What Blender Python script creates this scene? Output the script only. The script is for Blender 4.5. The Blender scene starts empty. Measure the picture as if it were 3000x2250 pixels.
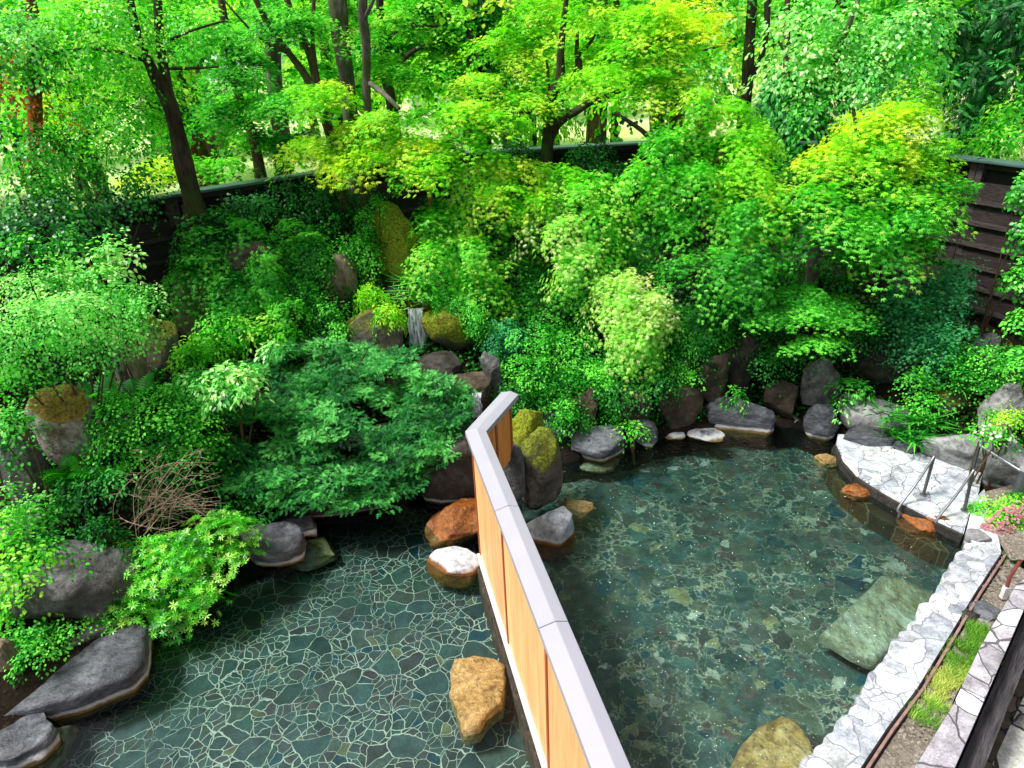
import bpy, bmesh, math, random
import numpy as np
from mathutils import Vector, noise
PI = math.pi
scn = bpy.context.scene
COL = scn.collection
# ------------------------------------------------------------------ camera model
F_PX, TH, RO, CH = 2000.0, math.radians(27), math.radians(2.5), 6.0

def ray(px, py):
    u = (px - 1500) / F_PX; v = (py - 1125) / F_PX
    c, s = math.cos(RO), math.sin(RO)
    u2 = c * u - s * v; v2 = s * u + c * v
    return (u2, math.cos(TH) - math.sin(TH) * v2, -(math.sin(TH) + math.cos(TH) * v2))

def Pz(px, py, z=0.0):
    r = ray(px, py); t = (z - CH) / r[2]
    return Vector((r[0] * t, r[1] * t, z))

def Py(px, py, Y):
    r = ray(px, py); t = Y / r[1]
    return Vector((r[0] * t, Y, CH + r[2] * t))

def depth(p):   # distance along the optical axis
    return p[1] * math.cos(TH) + (CH - p[2]) * math.sin(TH)

# ------------------------------------------------------------------ object helpers
def tag(o, label=None, cat=None, group=None, kind=None):
    if label: o['label'] = label
    if cat: o['category'] = cat
    if group: o['group'] = group
    if kind: o['kind'] = kind
    return o

def link(o, parent=None):
    COL.objects.link(o)
    if parent is not None: o.parent = parent
    return o

def empty(name, loc=(0, 0, 0), label=None, cat=None, group=None):
    o = bpy.data.objects.new(name, None); COL.objects.link(o)
    o.location = loc; o.empty_display_size = 0.1
    return tag(o, label, cat, group)

def mesh_np(name, V, Fc, mat, parent=None, col=None, smooth=False):
    """V (n,3), Fc (m,k) uniform polygons, col (n,3) per vertex"""
    me = bpy.data.meshes.new(name)
    V = np.ascontiguousarray(V, dtype=np.float32); Fc = np.ascontiguousarray(Fc, dtype=np.int32)
    m, k = Fc.shape
    me.vertices.add(len(V)); me.vertices.foreach_set('co', V.ravel())
    me.loops.add(m * k); me.loops.foreach_set('vertex_index', Fc.ravel())
    me.polygons.add(m); me.polygons.foreach_set('loop_start', np.arange(0, m * k, k, dtype=np.int32))
    if smooth: me.polygons.foreach_set('use_smooth', np.ones(m, dtype=bool))
    if col is not None:
        at = me.color_attributes.new('Col', 'FLOAT_COLOR', 'POINT')
        c4 = np.ones((len(V), 4), dtype=np.float32); c4[:, :3] = col
        at.data.foreach_set('color', c4.ravel())
    me.update(calc_edges=True)
    me.materials.append(mat)
    o = bpy.data.objects.new(name, me)
    if parent is not None:
        loc = parent.location
        if loc.length > 0: me.transform(__import__('mathutils').Matrix.Translation(-loc))
    return link(o, parent)

def mesh_bm(name, bm, mat, parent=None, smooth=False):
    me = bpy.data.meshes.new(name)
    bm.normal_update()
    if smooth:
        for f in bm.faces: f.smooth = True
    bm.to_mesh(me); bm.free()
    if parent is not None and parent.location.length > 0:
        me.transform(__import__('mathutils').Matrix.Translation(-parent.location))
    me.materials.append(mat)
    return link(bpy.data.objects.new(name, me), parent)

def box_pts(bm, p8):
    v = [bm.verts.new(p) for p in p8]
    for f in ((0, 3, 2, 1), (4, 5, 6, 7), (0, 1, 5, 4), (1, 2, 6, 5), (2, 3, 7, 6), (3, 0, 4, 7)):
        bm.faces.new([v[i] for i in f])

def bar(bm, a, b, w, h, z0=0.0):
    """horizontal-ish bar from a to b (at a.z/b.z + z0), width w across, height h upward"""
    a = Vector(a); b = Vector(b); d = (b - a); d.z = 0; d.normalize()
    n = Vector((-d.y, d.x, 0)) * (w / 2)
    z = Vector((0, 0, z0)); Z = Vector((0, 0, z0 + h))
    box_pts(bm, [a + n + z, a - n + z, b - n + z, b + n + z, a + n + Z, a - n + Z, b - n + Z, b + n + Z])

def bevel_all(bm, w, seg=2):
    bmesh.ops.bevel(bm, geom=list(bm.edges), offset=w, segments=seg, affect='EDGES', profile=0.6)

def prism(outline, z0, z1, bev=0.0, sub=0, wob=0.0, seed=0.0):
    bm = bmesh.new()
    lo = [bm.verts.new((p[0], p[1], z0)) for p in outline]
    hi = [bm.verts.new((p[0], p[1], z1)) for p in outline]
    n = len(outline)
    area = sum(outline[i][0] * outline[(i + 1) % n][1] - outline[(i + 1) % n][0] * outline[i][1] for i in range(n))
    top = bm.faces.new(hi if area > 0 else hi[::-1]); bm.faces.new(lo[::-1] if area > 0 else lo)
    for i in range(n):
        j = (i + 1) % n
        q = [lo[i], lo[j], hi[j], hi[i]]
        bm.faces.new(q if area > 0 else q[::-1])
    if bev > 0:
        bmesh.ops.bevel(bm, geom=[e for e in top.edges], offset=bev, segments=2, affect='EDGES', profile=0.5)
    return bm

def tube_np(points, radii, sides=8, wob=0.0, seed=0):
    pts = [Vector(p) for p in points]; V = []; Fc = []
    up = Vector((0.13, 0.97, 0.2)).normalized()
    n = len(pts)
    for i, p in enumerate(pts):
        t = (pts[min(i + 1, n - 1)] - pts[max(i - 1, 0)])
        if t.length < 1e-6: t = Vector((0, 0, 1))
        t.normalize()
        a = t.cross(up)
        if a.length < .1: a = t.cross(Vector((1, 0, 0)))
        a.normalize(); b = t.cross(a)
        for k in range(sides):
            an = 2 * PI * k / sides
            r = radii[i]
            if wob: r *= 1 + wob * noise.noise(Vector((math.cos(an) * 1.5 + seed, math.sin(an) * 1.5, p.z * 1.7)))
            V.append(p + (a * math.cos(an) + b * math.sin(an)) * r)
    for i in range(n - 1):
        for k in range(sides):
            k2 = (k + 1) % sides
            Fc.append((i * sides + k, i * sides + k2, (i + 1) * sides + k2, (i + 1) * sides + k))
    return np.array([tuple(v) for v in V]), np.array(Fc)

def join(parts):
    Vs, Fs, o = [], [], 0
    for V, Fc in parts:
        Vs.append(V); Fs.append(Fc + o); o += len(V)
    return np.concatenate(Vs), np.concatenate(Fs)

def smooth_path(pts, n=4):
    """Catmull-Rom resample of [(point, radius)]"""
    P = [Vector(p) for p, _ in pts]; R = [r for _, r in pts]; out = []
    for i in range(len(P) - 1):
        p0, p1, p2, p3 = P[max(i - 1, 0)], P[i], P[i + 1], P[min(i + 2, len(P) - 1)]
        for k in range(n):
            t = k / n
            q = 0.5 * ((2 * p1) + (p2 - p0) * t + (2 * p0 - 5 * p1 + 4 * p2 - p3) * t * t + (3 * p1 - p0 - 3 * p2 + p3) * t ** 3)
            out.append((q, R[i] * (1 - t) + R[i + 1] * t))
    out.append((P[-1], R[-1]))
    return out

# ------------------------------------------------------------------ material helpers
class NT:
    def __init__(s, name):
        s.m = bpy.data.materials.new(name); s.m.use_nodes = True
        s.t = s.m.node_tree; s.t.nodes.clear()
        s.out = s.t.nodes.new('ShaderNodeOutputMaterial')
    def n(s, typ, ins=None, **kw):
        nd = s.t.nodes.new(typ)
        for k, v in kw.items(): setattr(nd, k, v)
        for k, v in (ins or {}).items():
            sock = nd.inputs[k]
            if isinstance(v, bpy.types.NodeSocket): s.t.links.new(v, sock)
            else: sock.default_value = v
        return nd
    def ramp(s, fac, stops, interp='LINEAR'):
        r = s.t.nodes.new('ShaderNodeValToRGB'); s.t.links.new(fac, r.inputs[0])
        cr = r.color_ramp; cr.interpolation = interp
        while len(cr.elements) < len(stops): cr.elements.new(0.5)
        for e, (p, c) in zip(cr.elements, stops):
            e.position = p; e.color = (c[0], c[1], c[2], 1) if hasattr(c, '__len__') else (c, c, c, 1)
        return r.outputs[0]
    def mix(s, fac, a, b, typ='MIX'):
        nd = s.t.nodes.new('ShaderNodeMix'); nd.data_type = 'RGBA'; nd.blend_type = typ
        for sock, v in ((nd.inputs[0], fac), (nd.inputs[6], a), (nd.inputs[7], b)):
            if isinstance(v, bpy.types.NodeSocket): s.t.links.new(v, sock)
            elif hasattr(v, '__len__'): sock.default_value = (v[0], v[1], v[2], 1)
            else: sock.default_value = v
        return nd.outputs[2]
    def math(s, op, a, b=0.0, c=0.0):
        nd = s.t.nodes.new('ShaderNodeMath'); nd.operation = op
        for i, v in enumerate((a, b, c)):
            if isinstance(v, bpy.types.NodeSocket): s.t.links.new(v, nd.inputs[i])
            else: nd.inputs[i].default_value = v
        return nd.outputs[0]
    def noise(s, vec, scale, detail=4, rough=.55, dist=0.0):
        return s.n('ShaderNodeTexNoise', {'Vector': vec, 'Scale': scale, 'Detail': detail, 'Roughness': rough, 'Distortion': dist})
    def pos(s): return s.n('ShaderNodeNewGeometry').outputs['Position']
    def obj(s): return s.n('ShaderNodeTexCoord').outputs['Object']
    def bump(s, h, strength=.4, dist=.02):
        return s.n('ShaderNodeBump', {'Height': h, 'Strength': strength, 'Distance': dist}).outputs[0]
    def princ(s, col, rough=.7, normal=None, spec=.5, metal=0.0):
        ins = {'Base Color': col if isinstance(col, bpy.types.NodeSocket) else (col[0], col[1], col[2], 1),
               'Roughness': rough, 'Specular IOR Level': spec, 'Metallic': metal}
        if normal is not None: ins['Normal'] = normal
        b = s.n('ShaderNodeBsdfPrincipled', ins)
        s.t.links.new(b.outputs[0], s.out.inputs[0])
        return s.m

def flagstones(name, scale, grout, stones, gw=.06, warp=.25, wscale=1.2, fine=0.0, rough=.6, bump=.4, spec=.4, gnoise=0.0, rnd=1.0, bigf=.58):
    t = NT(name); p = t.pos()
    nz = t.noise(p, wscale, 3)
    off = t.n('ShaderNodeVectorMath', {0: nz.outputs[1], 1: (.5, .5, .5)}, operation='SUBTRACT').outputs[0]
    off = t.n('ShaderNodeVectorMath', {0: off, 'Scale': warp * 2}, operation='SCALE').outputs[0]
    v = t.n('ShaderNodeVectorMath', {0: p, 1: off}, operation='ADD').outputs[0]
    if fine:
        nf = t.noise(p, 16, 3)
        o2 = t.n('ShaderNodeVectorMath', {0: nf.outputs[1], 1: (.5, .5, .5)}, operation='SUBTRACT').outputs[0]
        o2 = t.n('ShaderNodeVectorMath', {0: o2, 'Scale': fine * 2}, operation='SCALE').outputs[0]
        v = t.n('ShaderNodeVectorMath', {0: v, 1: o2}, operation='ADD').outputs[0]
    v = t.n('ShaderNodeVectorMath', {0: v, 1: (1, 1, 0)}, operation='MULTIPLY').outputs[0]
    def vor(sc_):
        e = t.n('ShaderNodeTexVoronoi', {'Vector': v, 'Scale': sc_, 'Randomness': rnd}, feature='DISTANCE_TO_EDGE', voronoi_dimensions='2D').outputs['Distance']
        c = t.n('ShaderNodeTexVoronoi', {'Vector': v, 'Scale': sc_, 'Randomness': rnd}, feature='F1', voronoi_dimensions='2D').outputs['Color']
        return e, c
    eb, cb = vor(scale * .62); es, cs = vor(scale * 1.25)
    sb = t.n('ShaderNodeSeparateColor', {0: cb})
    big = t.ramp(sb.outputs[2], [(0, 0.0), (1 - bigf, 1.0)], 'CONSTANT')
    ebs = t.math('MULTIPLY', eb, 1.5)
    ed = t.math('ADD', t.math('MULTIPLY', t.math('MINIMUM', es, ebs), t.math('SUBTRACT', 1.0, big)), t.math('MULTIPLY', ebs, big))
    cc = t.mix(big, cs, cb)
    sep = t.n('ShaderNodeSeparateColor', {0: cc})
    col = t.ramp(sep.outputs[0], stones, 'CONSTANT')
    n2 = t.noise(p, 6, 5, .6)
    col = t.mix(1.0, col, t.ramp(n2.outputs[0], [(.3, .55), (.7, 1.5)]), 'MULTIPLY')
    col = t.mix(1.0, col, t.ramp(t.noise(p, 45, 4, .7).outputs[0], [(.3, .6), (.7, 1.4)]), 'MULTIPLY')
    col = t.mix(1.0, col, t.ramp(sep.outputs[1], [(0, .7), (1, 1.3)]), 'MULTIPLY')
    n3 = t.noise(p, 14, 4)
    e2 = t.math('ADD', ed, t.math('MULTIPLY', t.math('SUBTRACT', n3.outputs[0], .5), gw * .9))
    if gnoise:
        n4 = t.noise(p, 1.7, 4)
        e2 = t.math('ADD', e2, t.math('MULTIPLY', t.math('SUBTRACT', n4.outputs[0], .45), gnoise))
    fac = t.ramp(e2, [(gw * .55, 0.0), (gw, 1.0)])
    col = t.mix(fac, grout, col)
    h = t.math('ADD', t.math('MULTIPLY', fac, 1.0), t.math('MULTIPLY', n2.outputs[0], .5))
    return t.princ(col, rough, t.bump(h, bump, .02), spec)

def rock_mat(name, a, b, c=None, moss=0.0, mosscol=(.10, .13, .012), stain=None, scale=3.0, stretch=(1, 1, 1), rough=.75, wl=True, bump=.6, spec=.35):
    """a, b, c: colours from dark to light; stain: colour of the wet, iron-stained part near and below the waterline"""
    t = NT(name); p = t.pos()
    ps = t.n('ShaderNodeVectorMath', {0: p, 1: stretch}, operation='MULTIPLY').outputs[0]
    n1 = t.noise(ps, scale, 5, .65, .6); n2 = t.noise(ps, scale * 6, 4, .7); n3 = t.noise(p, 1.1, 3)
    col = t.ramp(n1.outputs[0], [(.3, a), (.5, b), (.72, c or b)])
    col = t.mix(t.ramp(n2.outputs[0], [(.42, .0), (.66, .8)]), col, t.mix(.7, col, (0.012, .011, .010)))
    pw_ = t.n('ShaderNodeVectorMath', {0: ps, 1: t.n('ShaderNodeVectorMath', {0: n1.outputs[1], 'Scale': 1.6}, operation='SCALE').outputs[0]}, operation='ADD').outputs[0]
    vc = t.n('ShaderNodeTexVoronoi', {'Vector': pw_, 'Scale': scale * .8}, feature='DISTANCE_TO_EDGE').outputs['Distance']
    crack = t.ramp(vc, [(0.0, .6), (.03, 1.0)])
    col = t.mix(.55, col, t.mix(1, col, crack, 'MULTIPLY'))
    z = t.n('ShaderNodeSeparateXYZ', {0: p}).outputs[2]
    if stain is not None:
        zz = t.math('ADD', z, t.math('MULTIPLY', t.math('SUBTRACT', n2.outputs[0], .5), .05))
        under = t.mix(t.ramp(n1.outputs[0], [(.35, .0), (.65, 1)]), stain, tuple(x * .35 for x in stain))
        col = t.mix(t.ramp(zz, [(.045, 1.0), (.075, 0.0)]), col, under)
        if wl:
            ring = t.ramp(zz, [(.03, 0.0), (.055, .7), (.075, .7), (.10, 0.0)])
            col = t.mix(ring, col, (.55, .56, .58))
    if moss > 0:
        nz = t.n('ShaderNodeSeparateXYZ', {0: t.n('ShaderNodeNewGeometry').outputs['Normal']}).outputs[2]
        mf = t.math('ADD', t.math('MULTIPLY', nz, .45), n3.outputs[0])
        mf = t.math('ADD', mf, t.math('MULTIPLY', n2.outputs[0], .35))
        lo = 1.15 - moss * .55
        mk = t.ramp(t.math('MULTIPLY', mf, .7), [(lo * .7 - .06, 0.0), (lo * .7 + .05, 1.0)])
        mc = t.mix(t.ramp(t.noise(p, 30, 4, .7).outputs[0], [(.35, 0), (.65, 1)]), tuple(x * .3 for x in mosscol), tuple(min(1, x * 1.9) for x in mosscol))
        mc = t.mix(t.ramp(t.noise(p, 5, 3).outputs[0], [(.5, 0), (.75, .5)]), mc, (.10, .05, .008))
        col = t.mix(mk, col, mc)
    h = t.math('ADD', n1.outputs[0], t.math('MULTIPLY', n2.outputs[0], .8))
    h = t.math('ADD', h, t.math('MULTIPLY', crack, .12))
    return t.princ(col, rough, t.bump(h, bump, .05), spec)

def leaf_mat(name, transl=.35, gloss=.06, rough=.35):
    t = NT(name)
    c = t.n('ShaderNodeAttribute', attribute_name='Col').outputs['Color']
    tr = t.mix(1.0, c, (1.20, 1.38, .55), 'MULTIPLY')
    d = t.n('ShaderNodeBsdfDiffuse', {'Color': c}).outputs[0]
    l = t.n('ShaderNodeBsdfTranslucent', {'Color': tr}).outputs[0]
    g = t.n('ShaderNodeBsdfGlossy', {'Color': (1, 1, 1, 1), 'Roughness': rough}).outputs[0]
    m1 = t.n('ShaderNodeMixShader', {0: transl, 1: d, 2: l}).outputs[0]
    m2 = t.n('ShaderNodeMixShader', {0: gloss, 1: m1, 2: g}).outputs[0]
    t.t.links.new(m2, t.out.inputs[0])
    return t.m

def bark_mat(name, a, b, moss=.0):
    t = NT(name); p = t.pos()
    ps = t.n('ShaderNodeVectorMath', {0: p, 1: (1, 1, .18)}, operation='MULTIPLY').outputs[0]
    n1 = t.noise(ps, 22, 6, .7); n2 = t.noise(p, 2.2, 4)
    col = t.ramp(n1.outputs[0], [(.32, a), (.68, b)])
    col = t.mix(1, col, t.ramp(n2.outputs[0], [(.3, .6), (.7, 1.4)]), 'MULTIPLY')
    if moss: col = t.mix(t.ramp(t.noise(p, 3.1, 5).outputs[0], [(.62 - moss * .3, 0), (.72 - moss * .2, .85)]), col, (.05, .08, .012))
    return t.princ(col, .9, t.bump(n1.outputs[0], .9, .03), .2)

def plain_mat(name, col, rough=.5, metal=0.0, var=.2, scale=8, stretch=(1, 1, 1), bump=.15, spec=.5):
    t = NT(name); p = t.pos()
    ps = t.n('ShaderNodeVectorMath', {0: p, 1: stretch}, operation='MULTIPLY').outputs[0]
    n1 = t.noise(ps, scale, 6, .6)
    c = t.mix(1, col, t.ramp(n1.outputs[0], [(.3, 1 - var), (.7, 1 + var)]), 'MULTIPLY')
    return t.princ(c, rough, t.bump(n1.outputs[0], bump, .01), spec, metal)

def wood_panel_mat(name, col, dark, freq=26, vert=True):
    t = NT(name); p = t.pos()
    st = (1, 1, .06) if vert else (1, 1, 8)
    ps = t.n('ShaderNodeVectorMath', {0: p, 1: st}, operation='MULTIPLY').outputs[0]
    n1 = t.noise(ps, freq, 5, .6, .3); n2 = t.noise(ps, freq * .2, 3)
    c = t.ramp(n1.outputs[0], [(.35, dark), (.55, col)])
    c = t.mix(1, c, t.ramp(n2.outputs[0], [(.3, .8), (.7, 1.18)]), 'MULTIPLY')
    return t.princ(c, .55, t.bump(n1.outputs[0], .15, .01), .3)

# ------------------------------------------------------------------ leaf templates (x side, y tip, z normal)
def T_maple():
    V = [(0, 0, 0)]; Fq = []
    for a, L in ((-84, .62), (-43, .92), (0, 1.0), (43, .92), (84, .62)):
        a = math.radians(a); s, c = math.sin(a), math.cos(a)
        w = .12; i = len(V); m = L * .42
        V += [(s * m - c * w, c * m + s * w, .03), (s * L, c * L, -.12), (s * m + c * w, c * m - s * w, .03)]
        Fq.append((0, i + 2, i + 1, i))
    return np.array(V), np.array(Fq)

def T_oval(w=.32, fold=.08):
    V = [(0, 0, 0), (w, .35, fold), (w * .8, .68, fold * .7), (0, 1, -.08), (-w * .8, .68, fold * .7), (-w, .35, fold), (0, .5, 0)]
    return np.array(V), np.array([(0, 1, 2, 6), (6, 2, 3, 4), (0, 6, 4, 5)])

def T_whorl(n=7, w=.13):
    V = []; Fq = []
    for k in range(n):
        a = 2 * PI * k / n + .2 * (k % 2); s, c = math.sin(a), math.cos(a); L = 1 if k % 2 else .85
        i = len(V); z = .25 if k % 2 else .4
        V += [(0, 0, 0), (s * .5 * L + c * w, c * .5 * L - s * w, z * .7), (s * L, c * L, z * .55), (s * .5 * L - c * w, c * .5 * L + s * w, z * .7)]
        Fq.append((i, i + 1, i + 2, i + 3))
    return np.array(V), np.array(Fq)

def T_blade(w=.03, bend=.5):
    V = []; Fq = []
    for i, (y, z) in enumerate(((0, 0), (.35, .02), (.7, -.12 * bend * 2), (1, -.45 * bend))):
        ww = w * (1, 1, .7, .1)[i]
        V += [(-ww, y, z), (ww, y, z)]
        if i: Fq.append((2 * i - 2, 2 * i - 1, 2 * i + 1, 2 * i))
    return np.array(V), np.array(Fq)

def T_needles(n=9):
    """a short conifer twig: a spine with needles on both sides"""
    V = []; Fq = []
    for k in range(n):
        y = k / n
        for sgn in (-1, 1):
            L = .30 * (1 - .6 * y); i = len(V); w = .035
            zz = .10 * (k % 3 - .6)
            V += [(0, y - w, 0), (sgn * L, y + L * .5 - w * .3, zz), (sgn * L, y + L * .5 + w * .6, zz + .01), (0, y + w, 0)]
            Fq.append((i, i + 1, i + 2, i + 3))
    return np.array(V), np.array(Fq)

def T_fern(n=12):
    V = []; Fq = []
    def sp(y): return (y, .55 * y - .75 * y * y)
    for k in range(n):
        y = (k + .5) / n; yy, z = sp(y); L = .26 * math.sin(PI * min(1, y * .8 + .16)) + .02
        for sgn in (-1, 1):
            i = len(V); w = .032
            V += [(0, yy - w, z), (sgn * L * .6, yy + L * .15 - w, z - .02), (sgn * L, yy + L * .35, z - .05), (0, yy + w, z)]
            Fq.append((i, i + 1, i + 2, i + 3))
    return np.array(V), np.array(Fq)

def T_droop():
    """a hanging cedar spray"""
    V = []; Fq = []
    for k, (x, L, s) in enumerate(((-.12, .8, .3), (0, 1, 0), (.12, .85, -.3), (.03, .65, .15))):
        i = len(V); w = .035
        V += [(x * .3 - w, 0, 0), (x * .3 + w, 0, 0), (x + w, L * .6, .03 * k), (x - w, L * .6, .03 * k)]
        Fq.append((i, i + 1, i + 2, i + 3))
        i = len(V)
        V += [(x - w, L * .6, .03 * k), (x + w, L * .6, .03 * k), (x + s * .1 + .004, L, 0), (x + s * .1 - .004, L, 0)]
        Fq.append((i, i + 1, i + 2, i + 3))
    return np.array(V), np.array(Fq)

TM = {'maple': T_maple(), 'oval': T_oval(), 'wide': T_oval(.42, .1), 'narrow': T_oval(.2, .06), 'whorl': T_whorl(),
      'blade': T_blade(), 'needle': T_needles(), 'fern': T_fern(), 'droop': T_droop(), 'round': T_oval(.5, .12)}

def unit(a): return a / np.maximum(np.linalg.norm(a, axis=-1, keepdims=True), 1e-9)

def leaves(tpl, P, N, Tp, S, C):
    """place len(P) leaves; returns V, F, C"""
    tv, tf = TM[tpl]
    N = unit(N); Tp = unit(Tp - N * (Tp * N).sum(1, keepdims=True)); X = np.cross(Tp, N)
    V = (P[:, None, :] + S[:, None, None] * (tv[None, :, 0:1] * X[:, None, :] + tv[None, :, 1:2] * Tp[:, None, :] + tv[None, :, 2:3] * N[:, None, :]))
    k = len(tv)
    Fc = tf[None] + (np.arange(len(P)) * k)[:, None, None]
    return V.reshape(-1, 3), Fc.reshape(-1, tf.shape[1]), np.repeat(C, k, axis=0)

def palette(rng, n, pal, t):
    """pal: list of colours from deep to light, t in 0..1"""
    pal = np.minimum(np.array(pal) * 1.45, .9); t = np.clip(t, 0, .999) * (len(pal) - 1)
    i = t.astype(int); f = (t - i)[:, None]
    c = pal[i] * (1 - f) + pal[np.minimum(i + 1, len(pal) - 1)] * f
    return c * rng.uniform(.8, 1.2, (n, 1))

def cloud(rng, c, R, tpl, pal, size, dens=1.0, flat=.5, droop=.4, pr=.35, nl=60, low=-.35, inner=.45, tbias=0.0, shape=1.0):
    """a leaf mass: pads (sprays) of leaves over an ellipsoid of centre c and radii R"""
    c = np.array(c); R = np.array(R, dtype=float)
    area = 4 * PI * ((R[0] * R[1]) ** 1.6 / 3 + (R[0] * R[2]) ** 1.6 / 3 + (R[1] * R[2]) ** 1.6 / 3) ** (1 / 1.6)
    npad = max(3, int(dens * 2.2 * area / (PI * pr * pr)))
    d = unit(rng.normal(size=(npad * 3, 3)))
    keep = (d[:, 2] > low) & ((d[:, 1] < .3) | (rng.random(len(d)) < .45))
    d = d[keep][:npad]; npad = len(d)
    rad = rng.uniform(inner, 1.0, (npad, 1)) ** .7
    rad = np.where(rng.random((npad, 1)) < .28, rad * rng.uniform(1.05, 1.5, (npad, 1)), rad)
    lump = 1 + .32 * np.sin(d[:, 0:1] * 5 + c[0] * 3) * np.cos(d[:, 2:3] * 4 + c[1] * 2 + d[:, 1:2] * 3)
    pc = c + d * R * rad * lump
    up = np.array([0, 0, 1.0])
    pn = unit(d * (1 - flat) + up * flat)
    out = d.copy(); out[:, 2] *= .3; out = unit(out)
    out = unit(out - pn * (out * pn).sum(1, keepdims=True)); side = np.cross(out, pn)
    prs = pr * rng.uniform(.6, 1.35, npad)
    ptone = rng.normal(0, .19, npad) + .55 * (rad[:, 0] - .78) + .20 * d[:, 2] + tbias  # inner and lower sprays get darker leaves: crown shade put into the colour
    n = npad * nl; idx = np.repeat(np.arange(npad), nl)
    rr = np.sqrt(rng.random(n)); an = rng.uniform(0, 2 * PI, n)
    ru = rr * np.cos(an) * 1.25; rs = rr * np.sin(an) * .85
    pri = prs[idx]
    P = pc[idx] + out[idx] * (ru * pri)[:, None] + side[idx] * (rs * pri)[:, None]
    P[:, 2] -= droop * pri * (rr ** 2) * (1 + .5 * ru)
    P += rng.normal(0, .06 * pr + .008, (n, 3))
    rdir = out[idx] * ru[:, None] + side[idx] * rs[:, None]
    N = pn[idx] + rdir * droop * .9 + rng.normal(0, .30, (n, 3))
    Tp = rdir + out[idx] * .4 + rng.normal(0, .45, (n, 3)) - up * .25
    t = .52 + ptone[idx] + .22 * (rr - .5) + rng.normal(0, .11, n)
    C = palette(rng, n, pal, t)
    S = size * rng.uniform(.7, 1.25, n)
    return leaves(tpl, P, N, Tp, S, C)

def cat3(L):
    Vs, Fs, Cs, o = [], [], [], 0
    for V, Fc, C in L:
        Vs.append(V); Fs.append(Fc + o); Cs.append(C); o += len(V)
    return np.concatenate(Vs), np.concatenate(Fs), np.concatenate(Cs)
# ================================================================== CAMERA, SKY, SUN
cam = bpy.data.cameras.new('camera'); cam.sensor_width = 36; cam.lens = F_PX / 3000 * 36; cam.clip_end = 3000; cam.clip_start = .05
co = bpy.data.objects.new('camera', cam); COL.objects.link(co); scn.camera = co
def cam_axes():
    c, s = math.cos(RO), math.sin(RO)
    f = Vector((0, math.cos(TH), -math.sin(TH))); r0 = Vector((1, 0, 0)); d0 = Vector((0, -math.sin(TH), -math.cos(TH)))
    # image right = du/dpx, image down = dv/dpx of ray()
    right = r0 * c + d0 * s; down = -r0 * s + d0 * c
    return right, -down, -f
r_, u_, b_ = cam_axes()
from mathutils import Matrix
co.matrix_world = Matrix(((r_.x, u_.x, b_.x, 0), (r_.y, u_.y, b_.y, 0), (r_.z, u_.z, b_.z, CH), (0, 0, 0, 1)))

SUN_EL, SUN_AZ = math.radians(60), math.radians(-100)      # azimuth of the sun measured from +Y towards +X
w = bpy.data.worlds.new('World'); scn.world = w; w.use_nodes = True
nt = w.node_tree; nt.nodes.clear()
sky = nt.nodes.new('ShaderNodeTexSky'); sky.sky_type = 'NISHITA'; sky.sun_disc = False
sky.sun_elevation = SUN_EL; sky.sun_rotation = SUN_AZ; sky.dust_density = 4.0; sky.air_density = 1.0
hs = nt.nodes.new('ShaderNodeHueSaturation'); hs.inputs['Saturation'].default_value = .35
bg = nt.nodes.new('ShaderNodeBackground'); bg.inputs[1].default_value = .15
ow = nt.nodes.new('ShaderNodeOutputWorld')
nt.links.new(sky.outputs[0], hs.inputs['Color']); nt.links.new(hs.outputs[0], bg.inputs[0]); nt.links.new(bg.outputs[0], ow.inputs[0])
sl = bpy.data.lights.new('sun', 'SUN'); sl.energy = 5.0; sl.angle = math.radians(12); sl.color = (1, .98, .94)
so = bpy.data.objects.new('sun', sl); COL.objects.link(so)
sd = Vector((math.sin(SUN_AZ) * math.cos(SUN_EL), math.cos(SUN_AZ) * math.cos(SUN_EL), math.sin(SUN_EL)))
so.rotation_euler = sd.to_track_quat('Z', 'Y').to_euler()
scn.view_settings.view_transform = 'Standard'; scn.view_settings.look = 'None'; scn.view_settings.exposure = 0
scn.cycles.max_bounces = 6; scn.cycles.diffuse_bounces = 2; scn.cycles.glossy_bounces = 2; scn.cycles.transmission_bounces = 3
scn.cycles.transparent_max_bounces = 10; scn.cycles.use_denoising = True
scn.cycles.sample_clamp_indirect = 4

# ================================================================== GROUND
def pin(poly, X, Y):
    inside = np.zeros(X.shape, bool); n = len(poly)
    for i in range(n):
        x1, y1 = poly[i][:2]; x2, y2 = poly[(i + 1) % n][:2]
        c = ((y1 > Y) != (y2 > Y)) & (X < (x2 - x1) * (Y - y1) / ((y2 - y1) if y2 != y1 else 1e-9) + x1)
        inside ^= c
    return inside

def pdist(poly, X, Y):
    D = np.full(X.shape, 1e9); n = len(poly)
    for i in range(n):
        x1, y1 = poly[i][:2]; x2, y2 = poly[(i + 1) % n][:2]
        dx, dy = x2 - x1, y2 - y1
        t = np.clip(((X - x1) * dx + (Y - y1) * dy) / (dx * dx + dy * dy + 1e-12), 0, 1)
        D = np.minimum(D, np.hypot(X - x1 - t * dx, Y - y1 - t * dy))
    return np.where(pin(poly, X, Y), -D, D)

def pxs(L, z=0.0): return [tuple(Pz(a, b, z)[:2]) for a, b in L]

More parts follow.
